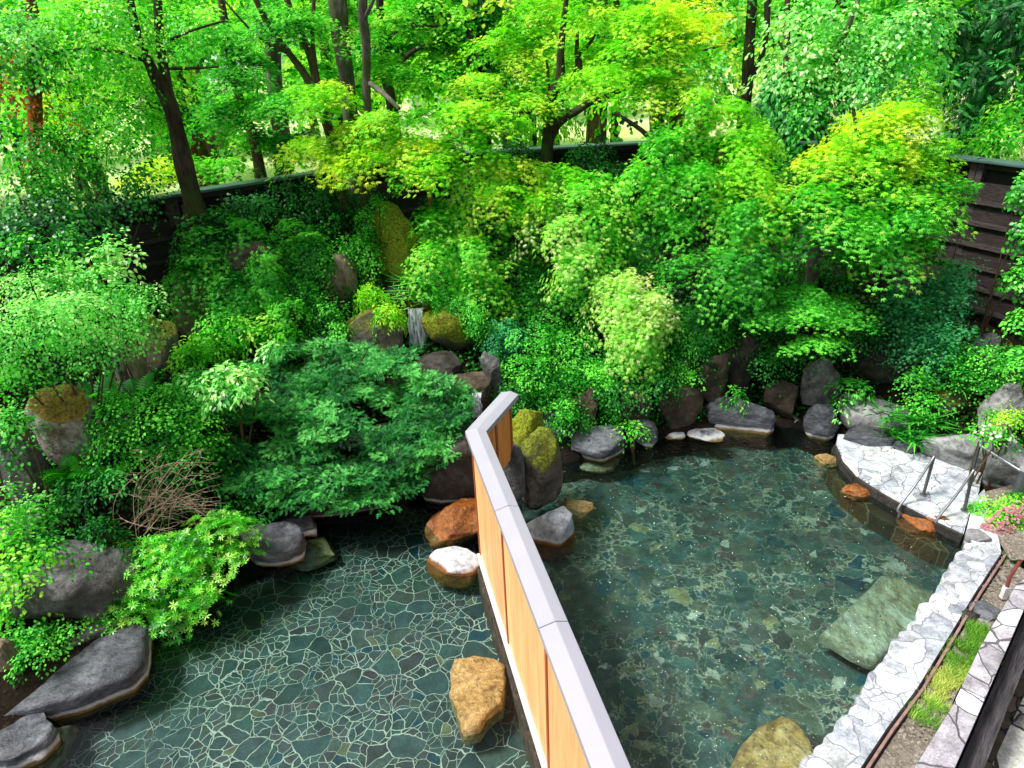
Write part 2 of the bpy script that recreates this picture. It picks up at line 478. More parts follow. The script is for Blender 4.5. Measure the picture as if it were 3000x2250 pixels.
back_px = [(60, 2200), (200, 2080), (430, 1830), (620, 1700), (800, 1600), (890, 1515), (1160, 1435), (1390, 1440), (1480, 1400),
           (1640, 1360), (1850, 1320), (1930, 1290), (2100, 1262), (2200, 1255), (2350, 1255), (2455, 1285)]
back = pxs(back_px)
rim_in = pxs([(2850, 1590), (2800, 1640), (2760, 1700), (2700, 1790), (2640, 1870), (2560, 1960), (2510, 2060), (2440, 2140), (2340, 2250)], .15)
rim_in += [(1.3, 2.9), (.62, 2.2)]
rim_out = pxs([(2935, 1618), (2860, 1730), (2770, 1880), (2690, 2010), (2600, 2130), (2520, 2250)], .15) + [(1.75, 2.75), (.9, 1.9)]
wall_in = pxs([(2975, 1715), (2870, 1900), (2790, 2070), (2680, 2250)], .3) + [(1.95, 2.45), (1.2, 1.6)]
wall_out = [(6.05, 5.97), (5.4, 5.34), (4.5, 4.47), (3.62, 3.62), (2.6, 2.63), (1.6, 1.66)]
deck_curve = pxs([(2825, 1560), (2740, 1520), (2660, 1480), (2580, 1435), (2510, 1390), (2470, 1345), (2452, 1300)], .15)
deck_far = pxs([(2455, 1270), (2560, 1275), (2640, 1300), (2720, 1320), (2880, 1385)], .15)
poolP = [(-6.2, .2), (-6.2, 3.6)] + back + deck_curve[::-1] + rim_in + [(1.07, .2)]
flatP = [(-6.2, .2), (-6.2, 3.6)] + back + deck_far + [(7.4, 7.6), (8.5, 6.8), (9, 4), (6, -1), (-2, -1)]
lowP = [(6.1, 6.0)] + wall_out + [(1.6, -1), (6, -2), (12, 4), (9.4, 6.4)]

fence_line = [(-10.5, 6.0), (-8.2, 9.0), (-5.65, 11.8), (-1.4, 15.05), (2.0, 15.95), (5.5, 15.7), (6.5, 14.6), (8.05, 11.8), (9.3, 9.3), (11, 6)]
innerP = fence_line + [(11, -2), (-10.5, -2)]

def vnoise(X, Y, s, seed=0):
    """cheap smooth value noise on arrays"""
    x = X * s + seed * 17.3; y = Y * s + seed * 7.7
    x0 = np.floor(x); y0 = np.floor(y); fx = x - x0; fy = y - y0
    fx = fx * fx * (3 - 2 * fx); fy = fy * fy * (3 - 2 * fy)
    def h(a, b):
        v = np.sin(a * 127.1 + b * 311.7 + seed) * 43758.5453
        return v - np.floor(v)
    return (h(x0, y0) * (1 - fx) + h(x0 + 1, y0) * fx) * (1 - fy) + (h(x0, y0 + 1) * (1 - fx) + h(x0 + 1, y0 + 1) * fx) * fy - .5

def ground_h(X, Y):
    X = np.asarray(X, float); Y = np.asarray(Y, float)
    d = pdist(flatP, X, Y)
    slope = .24 + .20 * np.clip((-X - 1.5) / 3, 0, 1) + .13 * np.clip((X - 4) / 2, 0, 1)
    top = 1.6 + .25 * np.clip((-X - 3) / 4, 0, 1)
    h = .08 + top * (1 - np.exp(-np.clip(d, 0, 99) * slope / top * 1.25))
    h += np.clip(d, 0, 1.5) * (.25 * vnoise(X, Y, .9, 1) + .16 * vnoise(X, Y, 2.3, 2))
    df = pdist(innerP, X, Y)
    for bx, by, br, bh in ((-3.0, 11.3, 1.8, .75), (-1.9, 12.2, 1.3, .5), (-5.3, 9.0, 1.7, .5), (-1.0, 11.0, .9, .3), (-5.2, 6.9, 1.0, .45), (.9, 12.6, 1.6, .35)):
        h = h + bh * np.exp(-((X - bx) ** 2 + (Y - by) ** 2) / (br * br)) * np.clip(d * 1.2, 0, 1)
    far = np.clip(df / 8, 0, 1)
    h = h * (1 - far) + far * (1.3 + .5 * vnoise(X, Y, .05, 3) - .012 * np.clip(Y - 25, 0, 60))
    h = np.where(d <= 0, -.06, h)
    h = np.where(pin(lowP, X, Y), -.70, h)
    dp = pdist(poolP, X, Y)
    h = np.where(dp < -.02, -.9, h)
    return h

def gh(x, y): return float(ground_h(np.array([x]), np.array([y]))[0])

xs = np.concatenate([np.linspace(-900, -60, 12), np.linspace(-50, -10, 28), np.arange(-9.6, 10.2, .09), np.linspace(11, 50, 28), np.linspace(60, 900, 12)])
ys = np.concatenate([np.linspace(-200, -4, 8), np.arange(-2, 16.6, .09), np.linspace(17, 60, 45), np.linspace(66, 1500, 24)])
X, Y = np.meshgrid(xs, ys); Z = ground_h(X, Y)
nx, ny = len(xs), len(ys); idx = np.arange(nx * ny).reshape(ny, nx)
Fq = np.stack([idx[:-1, :-1], idx[:-1, 1:], idx[1:, 1:], idx[1:, :-1]], -1).reshape(-1, 4)
t = NT('soil and lawn'); p = t.pos(); sp = t.n('ShaderNodeSeparateXYZ', {0: p})
n1 = t.noise(p, 3.2, 7, .65); n2 = t.noise(p, 24, 5, .7); n3 = t.noise(p, .25, 4)
soil = t.ramp(n1.outputs[0], [(.3, (.006, .005, .004)), (.6, (.02, .014, .009)), (.8, (.012, .026, .006))])
soil = t.mix(t.ramp(n2.outputs[0], [(.55, 0), (.7, .7)]), soil, (.10, .055, .035))
lawn = t.ramp(n3.outputs[0], [(.3, (.50, .66, .16)), (.7, (.80, .88, .48))])
lawn = t.mix(t.ramp(n2.outputs[0], [(.3, .25), (.7, 0)]), lawn, (.05, .12, .02))
d2 = t.math('ADD', sp.outputs[1], t.math('MULTIPLY', t.math('ABSOLUTE', sp.outputs[0]), .45))
soil = t.mix(t.ramp(t.math('ADD', sp.outputs[2], .5), [(.50, 1.0), (.62, 0.0)]), soil, t.ramp(n1.outputs[0], [(.3, (.004, .004, .004)), (.7, (.022, .020, .016))]))
col = t.mix(t.ramp(t.math('MULTIPLY', t.math('ADD', d2, t.math('MULTIPLY', n1.outputs[0], 2)), .01), [(.19, 0), (.23, 1)]), soil, lawn)
gm = t.princ(col, .95, t.bump(t.math('ADD', n1.outputs[0], n2.outputs[0]), .8, .05), .1)
g = mesh_np('ground', np.stack([X.ravel(), Y.ravel(), Z.ravel()], 1), Fq, gm, smooth=False); tag(g, 'dark leaf-strewn soil bank with a bright lawn beyond the fence', 'ground', kind='structure')

# wooded hills far behind
def hill(x0, x1, y0, hgt, seed, mat, name, lab):
    hx = np.linspace(x0, x1, 90); hy = np.linspace(0, 1, 24)
    HX, HT = np.meshgrid(hx, hy)
    prof = hgt * np.sin(HT * PI / 2) * (.75 + .5 * vnoise(HX, HT * 0, .012, seed) + .25 * vnoise(HX, HT * 40, .05, seed + 1))
    HY = y0 + HT * hgt * 2.2; HZ = prof + 1.2 * vnoise(HX, HY, .25, seed + 2)
    i2 = np.arange(HX.size).reshape(HX.shape)
    Fh = np.stack([i2[:-1, :-1], i2[:-1, 1:], i2[1:, 1:], i2[1:, :-1]], -1).reshape(-1, 4)
    o = mesh_np(name, np.stack([HX.ravel(), HY.ravel(), HZ.ravel()], 1), Fh, mat); tag(o, lab, 'hills', kind='structure')
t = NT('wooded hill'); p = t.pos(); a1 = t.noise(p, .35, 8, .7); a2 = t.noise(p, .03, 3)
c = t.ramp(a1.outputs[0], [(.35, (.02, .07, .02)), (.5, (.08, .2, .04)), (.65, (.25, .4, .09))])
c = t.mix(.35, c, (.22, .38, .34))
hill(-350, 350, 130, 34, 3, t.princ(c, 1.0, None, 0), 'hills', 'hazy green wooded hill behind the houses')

# ================================================================== POOL
def ngon(name, pts, z, mat, label, cat, parent=None):
    bm = bmesh.new(); vs = [bm.verts.new((p[0], p[1], z)) for p in pts]
    f = bm.faces.new(vs)
    if f.normal.z < 0 or True:
        f.normal_update()
        if f.normal.z < 0: f.normal_flip()
    o = mesh_bm(name, bm, mat, parent); return tag(o, label, cat, kind='structure')

FA, FB, FC = Vector((1.35, -1.0, 0)), Vector((-.47, 6.87, 0)), Vector((-.07, 7.75, 0))     # plan of the partition
STL = [(0, (.024, .052, .048)), (.25, (.036, .040, .041)), (.45, (.018, .040, .040)), (.62, (.036, .054, .046)), (.78, (.028, .046, .045)), (.90, (.005, .038, .054)), (.95, (.09, .09, .045)), (.97, (.040, .032, .034))]
mL = flagstones('left pool floor stones', 7.0, (.38, .39, .32), STL, gw=.038, warp=.12, wscale=2.6, gnoise=.08, bigf=.30, rough=.6, bump=.3)
STR = [(0, (.036, .080, .070)), (.22, (.052, .066, .060)), (.40, (.024, .062, .058)), (.58, (.064, .090, .062)), (.74, (.042, .076, .074)), (.83, (.006, .050, .070)), (.88, (.18, .19, .10)), (.92, (.065, .055, .052)), (.965, (.26, .30, .25))]
mR = flagstones('right pool floor stones', 7.2, (.33, .38, .28), STR, gw=.036, bigf=.34, warp=.15, wscale=2.6, fine=.09, rough=.6, bump=.3, gnoise=.20)
FLZ = -.34
lp = [(-6.6, .1), (-6.6, 4)] + [(x - .25, y + .3) for x, y in back[:8]] + [(FC.x - .1, 9.0), tuple(FC[:2]), tuple(FB[:2]), tuple(FA[:2]), (1.3, .1)]
ngon('pool_floor', lp, FLZ, mL, 'left pool floor of dark flagstones with pale joints', 'pool floor')
rp = [tuple(FB[:2]), tuple(FC[:2]), (FC.x - .1, 9.0), (.3, 9.9), (2.4, 10.4), (4.2, 10.4), (5.0, 9.3), (5.3, 9.2)] + [(x + .12, y + .05) for x, y in deck_curve[::-1]] + [(x + .12, y - .02) for x, y in rim_in]
ngon('pool_floor', rp, FLZ - .02, mR, 'right pool floor of mixed flagstones under rippling water', 'pool floor')

def water_mat(name, bscale, bstr, tint, refl):
    t = NT(name); p = t.pos()
    ps = t.n('ShaderNodeVectorMath', {0: p, 1: (1, 1.3, 1)}, operation='MULTIPLY').outputs[0]
    n1 = t.noise(ps, bscale, 4, .55, .8); n2 = t.noise(p, bscale * .25, 2)
    h = t.math('ADD', n1.outputs[0], t.math('MULTIPLY', n2.outputs[0], 1.5))
    nb = t.bump(h, bstr, .035)
    fr = t.n('ShaderNodeFresnel', {'IOR': 1.33, 'Normal': nb}).outputs[0]
    fr = t.math('MULTIPLY', fr, refl)
    lw = t.n('ShaderNodeLayerWeight', {'Blend': .5}).outputs['Facing']      # absorption at flat angles, deepened so the tint also holds dark back-shore reflections
    tc = t.ramp(lw, [(.22, tint), (.36, tuple(c * k for c, k in zip(tint, (.72, .80, .80)))), (.54, tuple(c * k for c, k in zip(tint, (.30, .46, .46))))])
    tr = t.n('ShaderNodeBsdfTransparent', {0: tc}).outputs[0]
    gl = t.n('ShaderNodeBsdfGlossy', {'Color': (1, 1, 1, 1), 'Roughness': .03, 'Normal': nb}).outputs[0]
    m = t.n('ShaderNodeMixShader', {0: fr, 1: tr, 2: gl}).outputs[0]
    t.t.links.new(m, t.out.inputs[0]); return t.m
wl = ngon('water', lp, 0.0, water_mat('calm water', 5, .10, (.80, .95, .92), .95), 'calm clear water of the left bath', 'water')
wr = ngon('water', rp, 0.0, water_mat('rippled water', 16, .75, (.86, .98, .94), 1.25), 'rippling clear water of the right bath', 'water')

# ---------- deck, step, rim
WHS = [(0, (.46, .48, .52)), (.3, (.58, .60, .62)), (.55, (.40, .43, .48)), (.75, (.53, .55, .56)), (.92, (.30, .32, .36))]
mDeck = flagstones('pale deck flagstones', 4.6, (.14, .14, .15), WHS, gw=.024, warp=.22, wscale=2, rough=.5, bump=.6)
mRim = flagstones('pale rim flagstones', 5.4, (.22, .23, .25), WHS, gw=.030, warp=.20, wscale=2, rough=.5, bump=.5, gnoise=.03)
mStep = flagstones('brown step flagstones', 3.5, (.20, .17, .08), [(0, (.07, .045, .02)), (.4, (.03, .035, .025)), (.7, (.10, .06, .02))], gw=.03, warp=.2, rough=.5)
darkst = rock_mat('dark wet stone', (.010, .010, .009), (.035, .032, .028), (.07, .06, .05), scale=6)
deckP = deck_far + [tuple(Pz(2868, 1440, .15)[:2]), tuple(Pz(2842, 1500, .15)[:2])] + deck_curve
tag(mesh_bm('stone_deck', prism(deckP, -.5, .15, .02), mDeck), 'pale curved crazy-paved stone deck beside the right bath', 'deck', kind='structure')
sk = bmesh.new()
cv = [Vector((x, y, 0)) for x, y in deck_curve]
for i in range(len(cv) - 1):
    a, b = cv[i], cv[i + 1]; d = (b - a).normalized(); nrm = Vector((-d.y, d.x, 0))
    if nrm.x > 0: nrm = -nrm
    box_pts(sk, [a - nrm * .01 + Vector((0, 0, -.4)), a + nrm * .045 + Vector((0, 0, -.4)), b + nrm * .045 + Vector((0, 0, -.4)), b - nrm * .01 + Vector((0, 0, -.4)),
                 a - nrm * .01 + Vector((0, 0, .118)), a + nrm * .045 + Vector((0, 0, .118)), b + nrm * .045 + Vector((0, 0, .118)), b - nrm * .01 + Vector((0, 0, .118))])
tag(mesh_bm('deck_riser', sk, darkst), 'dark wet riser under the edge of the stone deck', 'riser', kind='structure')
stepP = pxs([(2445, 1290), (2450, 1345), (2490, 1395), (2560, 1450), (2650, 1505), (2740, 1560), (2835, 1600), (2850, 1570), (2760, 1515), (2660, 1470), (2580, 1425), (2520, 1380)], -.06)
stepP = pxs([(2440, 1300), (2425, 1370), (2480, 1440), (2560, 1500), (2650, 1550), (2740, 1600), (2830, 1625)], -.06) + [(deck_curve[0][0] + .25, deck_curve[0][1] + .0)] + [(x + .1, y + .03) for x, y in deck_curve]
tag(mesh_bm('pool_step', prism(stepP, -.5, -.10, .02), mStep), 'sunken brown stone step curving under the deck edge', 'step', kind='structure')

# rim: scalloped inner edge
def scallop(pts, step=.2, amp=.055, seed=1):
    rg = random.Random(seed); out = []
    P = [Vector((x, y)) for x, y in pts]
    for i in range(len(P) - 1):
        L = (P[i + 1] - P[i]).length; n = max(1, round(L / step)); d = (P[i + 1] - P[i]).normalized(); nn = Vector((-d.y, d.x))
        if nn.x > 0: nn = -nn
        s0 = 0
        cuts = [0] + sorted(min(.97, max(.03, (k + rg.uniform(-.28, .28)) / n)) for k in range(1, n)) + [1]
        for a, b in zip(cuts[:-1], cuts[1:]):
            am = amp * rg.uniform(.4, 1.6)
            for q in (0, .1, .28, .5, .72, .9):
                t_ = a + (b - a) * q; bulge = am * (max(0, math.sin(PI * q)) ** .6) - .02
                v = P[i] + (P[i + 1] - P[i]) * t_ + nn * bulge; out.append((v.x, v.y))
    out.append(tuple(P[-1])); return out
rimP = scallop(rim_in) + rim_out[::-1] + [tuple(Pz(2925, 1570, .15)[:2]), tuple(Pz(2900, 1500, .15)[:2]), tuple(Pz(2885, 1430, .15)[:2]), tuple(Pz(2858, 1455, .15)[:2]), tuple(Pz(2845, 1500, .15)[:2]), tuple(Pz(2835, 1540, .15)[:2]), tuple(Pz(2830, 1562, .15)[:2])]
tag(mesh_bm('pool_rim', prism(rimP, -.5, .146, .010), mRim), 'whitish crazy-paved rim with a scalloped edge along the right bath', 'rim', kind='structure')
# loose-looking rounded edge stones along the rim: part of the rim's masonry
def strip(name, pts, wd, z0, z1, mat, label, cat, kind='structure'):
    bm = bmesh.new(); V = [Vector((p[0], p[1], 0)) for p in pts]
    L = []; R = []
    for i, p in enumerate(V):
        t_ = (V[min(i + 1, len(V) - 1)] - V[max(i - 1, 0)]).normalized(); n_ = Vector((-t_.y, t_.x, 0)) * wd / 2
        L.append(p + n_); R.append(p - n_)
    for i in range(len(V) - 1):
        Z0, Z1 = Vector((0, 0, z0)), Vector((0, 0, z1))
        box_pts(bm, [L[i] + Z0, R[i] + Z0, R[i + 1] + Z0, L[i + 1] + Z0, L[i] + Z1, R[i] + Z1, R[i + 1] + Z1, L[i + 1] + Z1])
    bmesh.ops.remove_doubles(bm, verts=bm.verts, dist=1e-4)
    o = mesh_bm(name, bm, mat); return tag(o, label, cat, kind=kind)
strip('rim_edging', [(x + .03, y - .03) for x, y in rim_out], .024, -.3, .149, plain_mat('reddish brown edging', (.26, .16, .14), .6, 0, .4, 12), 'thin reddish brown edging strip along the planted bed', 'edging')
tw = flagstones('grey wall coping', 2.6, (.12, .11, .12), [(0, (.36, .34, .37)), (.4, (.46, .44, .46)), (.7, (.30, .28, .31)), (.9, (.5, .5, .5))], gw=.025, warp=.25, rough=.7, bump=.9)
cop = prism(wall_in + wall_out[::-1], -.9, .31, .02)
cw = tag(mesh_bm('stone_wall', cop, tw), 'low grey stone wall with flat coping beside the planted bed', 'wall')
td = NT('dark slate wall'); p = td.pos(); q = td.n('ShaderNodeSeparateXYZ', {0: p})
uu = td.math('ADD', q.outputs[0], q.outputs[1]); vv = td.math('SUBTRACT', q.outputs[0], q.outputs[1])
pc = td.n('ShaderNodeCombineXYZ', {0: td.math('MULTIPLY', uu, 1.1), 1: td.math('MULTIPLY', vv, 14), 2: td.math('MULTIPLY', q.outputs[2], 26)}).outputs[0]
n1 = td.noise(pc, 1.6, 5, .7)
dk = td.princ(td.ramp(n1.outputs[0], [(.36, (.035, .032, .034)), (.5, (.07, .065, .068)), (.68, (.13, .12, .125))]), .85, td.bump(n1.outputs[0], 1.0, .05), .2)
out2 = [(x + .16, y - .10) for x, y in wall_out]
tag(mesh_bm('slate_wall', prism([(x + .012, y - .01) for x, y in wall_out] + out2[::-1], -.9, .02, .01), dk), 'dark ribbed slate facing outside the low stone wall', 'slate facing')
mPath = flagstones('lower path stones', 2.6, (.05, .045, .04), [(0, (.42, .42, .38)), (.35, (.50, .49, .45)), (.6, (.36, .37, .36)), (.85, (.30, .28, .25))], gw=.05, warp=.25, rough=.7, bump=.8)
pedge = [tuple(Pz(3300, 1500, -.66)[:2]), tuple(Pz(3000, 2040, -.66)[:2]), tuple(Pz(2902, 2250, -.66)[:2]), tuple(Pz(2780, 2550, -.66)[:2])]
ngon('path', pedge + [(3.2, -1), (7, -2), (13, 4), (10.4, 6.0)], -.655, mPath, 'pale crazy-paved path below the stone wall', 'path')
mGut = flagstones('gutter stones', 4.5, (.015, .014, .012), [(0, (.11, .085, .06)), (.5, (.07, .06, .05)), (.8, (.15, .11, .07))], gw=.05, warp=.25, rough=.5, bump=.8)
ngon('gutter', out2 + [(3.2, -1)] + pedge[::-1], -.665, mGut, 'dark stone gutter between the slate facing and the lower path', 'gutter')
# planted bed: soil
bedP = [(x + .05, y - .05) for x, y in rim_out] + [(x - .03, y) for x, y in wall_in][::-1] + [(6.05, 6.05)]
ts = NT('bed soil'); p = ts.pos(); s1 = ts.noise(p, 9, 6, .7); s2 = ts.noise(p, 38, 4, .7)
sc_ = ts.ramp(s1.outputs[0], [(.3, (.10, .085, .06)), (.55, (.22, .19, .15)), (.75, (.34, .30, .25))])
sc_ = ts.mix(ts.ramp(s2.outputs[0], [(.5, 0), (.64, .8)]), sc_, (.50, .45, .42))
ngon('bed_soil', bedP, .09, ts.princ(sc_, .95, ts.bump(ts.math('ADD', s1.outputs[0], s2.outputs[0]), .9, .03), .1), 'gritty soil of the narrow bed between rim and stone wall', 'soil')
# bank around the flower bed (higher soil beyond the rim corner)
ngon('bed_soil', pxs([(2885, 1440), (2905, 1510), (2930, 1590), (2960, 1640), (3080, 1640), (3080, 1480), (2960, 1420)], .17), .165, ts.m, 'soil of the flower bed at the corner of the deck', 'soil')
#@@PART3
# ================================================================== PARTITION between the baths
pt = empty('partition_fence', (FB.x, FB.y, 0), 'orange cedar partition with grey-white metal cap dividing the two baths', 'partition fence')
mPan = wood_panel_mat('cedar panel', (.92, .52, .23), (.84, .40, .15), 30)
mPan2 = wood_panel_mat('shaded cedar', (.95, .36, .09), (.88, .27, .06), 30)  # same cedar on the far return, orange raised to offset the shade there
mBat = plain_mat('red brown batten', (.42, .10, .035), .5, 0, .2, 20, (1, 1, .1))
mCap = plain_mat('grey white cap', (.39, .38, .44), .38, 0, .04, 3, (1, 1, 1), .03)
mPl = rock_mat('rough plinth', (.015, .014, .013), (.06, .045, .03), (.12, .08, .05), scale=8)
mWh = plain_mat('white sill', (.72, .70, .70), .6, 0, .15, 9)
def part_run(A, B, zb, zt, pm, n, capA=0.0, capB=0.0, plinth=True):
    d = (B - A); L = d.length; d = d.normalized(); n_ = Vector((-d.y, d.x, 0))
    st = n if isinstance(n, list) else [L * k / n for k in range(n + 1)]
    for p0, p1 in zip(st[:-1], st[1:]):
        a = A + d * (p0 + .02); b = A + d * (p1 - .02)
        bm = bmesh.new(); bar(bm, a, b, .07, zt - zb, zb); mesh_bm('panel', bm, pm, pt)
    for p0 in st:
        a = A + d * (p0 - .024); b = A + d * (p0 + .024)
        bm = bmesh.new(); bar(bm, a, b, .095, zt - zb - .004, zb + .002); mesh_bm('batten', bm, mBat, pt)
    if plinth:
        bm = bmesh.new(); bar(bm, A, B, .17, .05, zb - .052); bevel_all(bm, .008); mesh_bm('sill', bm, mWh, pt)
        bm = bmesh.new(); bar(bm, A, B, .24, zb - .052 + .5, -.5); bmesh.ops.subdivide_edges(bm, edges=bm.edges[:], cuts=1)
        seg = 60; bm.free(); V = []; Fc = []
        ring = [(-.13, -.5), (-.13, .05), (-.10, zb - .055), (.10, zb - .055), (.13, .05), (.13, -.5)]
        for i in range(seg + 1):
            c = A + d * (L * i / seg)
            for (o, z) in ring:
                wv = .025 * noise.noise(Vector((i * .9, o * 20, z * 9)))
                q = c + n_ * (o + wv); V.append((q.x, q.y, z + wv * .5))
        for i in range(seg):
            for k in range(5): Fc.append((i * 6 + k, i * 6 + k + 1, (i + 1) * 6 + k + 1, (i + 1) * 6 + k))
        mesh_np('plinth', np.array(V), np.array(Fc), mPl, pt)
LF = (FB - FA).length
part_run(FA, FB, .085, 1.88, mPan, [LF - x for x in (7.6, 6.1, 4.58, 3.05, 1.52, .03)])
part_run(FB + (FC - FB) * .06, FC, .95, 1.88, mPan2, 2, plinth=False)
# cap: low gable section mitred at the corner
def cap_run(A, B, nA, nB, zt=1.885):
    sec = [(-.098, -.05), (-.098, .015), (.035, .05), (.14, .02), (.14, -.05)]
    V = [];
    for c, n_ in ((A, nA), (B, nB)):
        for o, z in sec: q = c + n_ * o; V.append((q.x, q.y, zt + z))
    Fc = [(i, (i + 1) % 5, 5 + (i + 1) % 5, 5 + i) for i in range(5)]
    bm = bmesh.new(); vs = [bm.verts.new(v) for v in V]
    for f in Fc: bm.faces.new([vs[i] for i in f])
    bm.faces.new(vs[:5]); bm.faces.new(vs[5:][::-1]); bmesh.ops.recalc_face_normals(bm, faces=bm.faces)
    bevel_all(bm, .004, 1)
    mesh_bm('cap', bm, mCap, pt)
d1 = (FB - FA).normalized(); d2v = (FC - FB).normalized()
n1v = Vector((d1.y, -d1.x, 0)); n2v = Vector((d2v.y, -d2v.x, 0)); mit = (n1v + n2v).normalized() / max(.5, (n1v + n2v).normalized().dot(n1v))
cuts = [0, .32, .62, .81, 1.0]
for i in range(4):
    a = FA + (FB - FA) * cuts[i] + d1 * (.003 if i else 0); b = FA + (FB - FA) * cuts[i + 1] - d1 * (.003 if i < 3 else 0)
    cap_run(a, b, n1v, n1v if i < 3 else mit)
cap_run(FB + d2v * .0, FC + d2v * .05, mit, n2v)

# ================================================================== DARK FENCE round the garden
mFen = wood_panel_mat('weathered black boards', (.040, .028, .029), (.010, .007, .008), 8, False)
mFenL = wood_panel_mat('weathered board edge', (.085, .066, .065), (.025, .018, .018), 8, False)
mFenD = plain_mat('gap black board', (.008, .007, .007), .9, 0, .3, 10)  # plain near-black colour for the dark gap under the fence cap
mFenC = plain_mat('fence cap metal', (.10, .17, .16), .35, .3, .2, 3)
def dark_fence(A, B, label, ztop=3.85, nb=6, post=1.75, zb=1.35):
    A = Vector((*A, 0)); B = Vector((*B, 0)); d = (B - A); L = d.length; d = d.normalized()
    o = empty('dark_wood_fence', (A.x, A.y, 0), label, 'fence', 'black-brown board fences around the bath garden')
    H = ztop - .34 - zb; bh = H / nb
    for k in range(nb):
        bm = bmesh.new(); rg = random.Random(k + int(L * 10))
        n_ = Vector((-d.y, d.x, 0))
        if n_.dot(Vector((0, 8, 0)) - (A + B) / 2) < 0: n_ = -n_
        # louvred board: bottom kicked out towards the garden, with a square lower edge
        z0 = zb + k * bh; off0, off1 = .075 + rg.uniform(-.006, .006), .03
        a, b = A + d * .01, B - d * .01
        box_pts(bm, [a + n_ * off0 + Vector((0, 0, z0)), a + n_ * (off0 - .03) + Vector((0, 0, z0)), b + n_ * (off0 - .03) + Vector((0, 0, z0)), b + n_ * off0 + Vector((0, 0, z0)),
                     a + n_ * off1 + Vector((0, 0, z0 + bh * .93)), a + n_ * (off1 - .03) + Vector((0, 0, z0 + bh * .93)), b + n_ * (off1 - .03) + Vector((0, 0, z0 + bh * .93)), b + n_ * off1 + Vector((0, 0, z0 + bh * .93))])
        mesh_bm('board', bm, mFen, o)
        bm = bmesh.new(); c0 = Vector((0, 0, z0 + bh * .0))
        bar(bm, a + n_ * (off0 + .012), b + n_ * (off0 + .012), .022, .075, z0 - .01)
        mesh_bm('rail', bm, mFenL, o)
    n = max(1, round(L / post))
    for k in range(n + 1):
        c = A + d * min(max(L * k / n, .06), L - .06); bm = bmesh.new(); bar(bm, c - d * .05, c + d * .05, .1, ztop - .04 - zb + .3, zb - .3)
        mesh_bm('post', bm, mFenL, o)
    bm = bmesh.new(); bar(bm, A - d * .03, B + d * .03, .30, .05, ztop - .04); bevel_all(bm, .012); mesh_bm('cap', bm, mFenC, o)
    bm = bmesh.new(); bar(bm, A, B, .05, .1, ztop - .145); mesh_bm('top_rail', bm, mFen, o)
    bm = bmesh.new(); bar(bm, A - n_ * .075, B - n_ * .075, .02, .42, ztop - .47); mesh_bm('dark_gap_fill', bm, mFenD, o)  # board added behind the gap under the cap so that it reads black
FL = fence_line
dark_fence(FL[0], FL[2], 'shaded black-brown board fence at the far left, nearly lost behind dark shrubs')
dark_fence(FL[2], FL[3], 'long ivy-hung black-brown fence run rising from the big left trunk to the middle trees')
dark_fence(FL[3], FL[5], 'rear black-brown fence run seen behind the forked maple trunk')
dark_fence(FL[5], FL[7], 'angled black-brown fence run behind the bright right maple')
dark_fence(FL[7], FL[9], 'black-brown fence of wide lapped boards exposed at the right edge above the rock bank')

# ================================================================== ROCKS
RK = {
 'grey': rock_mat('grey rock', (.025, .025, .025), (.10, .10, .095), (.24, .24, .23), stain=(.20, .10, .02), scale=2.5),
 'blue': rock_mat('blue grey rock', (.025, .027, .032), (.085, .09, .105), (.19, .20, .22), stain=(.22, .13, .03), scale=2.0, stretch=(1, 1, 2), rough=.5),
 'pale': rock_mat('pale grey rock', (.12, .12, .12), (.27, .27, .27), (.42, .42, .41), stain=(.24, .12, .02), scale=2.2),
 'brown': rock_mat('brown rock', (.014, .010, .008), (.065, .045, .03), (.16, .11, .07), stain=(.12, .06, .02), scale=2.8),
 'mossy': rock_mat('mossy rock', (.025, .022, .018), (.09, .075, .055), (.20, .17, .13), moss=1.05, mosscol=(.17, .21, .006), scale=3.2),
 'halfmoss': rock_mat('half mossy rock', (.04, .035, .03), (.14, .12, .10), (.28, .25, .22), moss=.6, mosscol=(.13, .16, .008), scale=3.0),
 'dark': rock_mat('dark rock', (.012, .011, .010), (.05, .043, .036), (.11, .095, .08), stain=(.06, .03, .01), scale=3.5),
 'orange': rock_mat('rust stained rock', (.10, .028, .005), (.32, .10, .016), (.46, .21, .07), scale=4, rough=.4),
 'gold': rock_mat('golden rock', (.16, .09, .025), (.46, .30, .10), (.62, .46, .22), scale=3.5, rough=.6, stretch=(1, 1, 1), bump=1.0),
 'tan': rock_mat('tan rock', (.10, .075, .045), (.24, .19, .12), (.36, .30, .21), scale=3, stretch=(1, 1, .3)),
 'white': rock_mat('white capped rock', (.30, .32, .36), (.52, .54, .58), (.75, .76, .78), stain=(.30, .10, .015), scale=1.8, rough=.7),
 'olive': rock_mat('olive submerged rock', (.10, .08, .02), (.30, .27, .12), (.42, .46, .34), scale=2.2, rough=.35),
 'ochre': rock_mat('ochre submerged rock', (.16, .11, .03), (.44, .30, .11), (.62, .52, .30), scale=2.4, rough=.5),
 'oliveblue': rock_mat('green submerged slab', (.20, .19, .08), (.36, .40, .28), (.55, .62, .56), scale=2.6, rough=.3, stretch=(1, .5, 1)),
 'rust': rock_mat('white and rust rock', (.16, .06, .02), (.40, .36, .33), (.60, .58, .56), moss=.3, mosscol=(.16, .10, .01), scale=2.4),
}
ICO = None
def ico(sub=5):
    global ICO
    if ICO is None:
        bm = bmesh.new(); bmesh.ops.create_icosphere(bm, subdivisions=sub, radius=1)
        ICO = (np.array([v.co[:] for v in bm.verts]), np.array([[v.index for v in f.verts] for f in bm.faces])); bm.free()
    return ICO
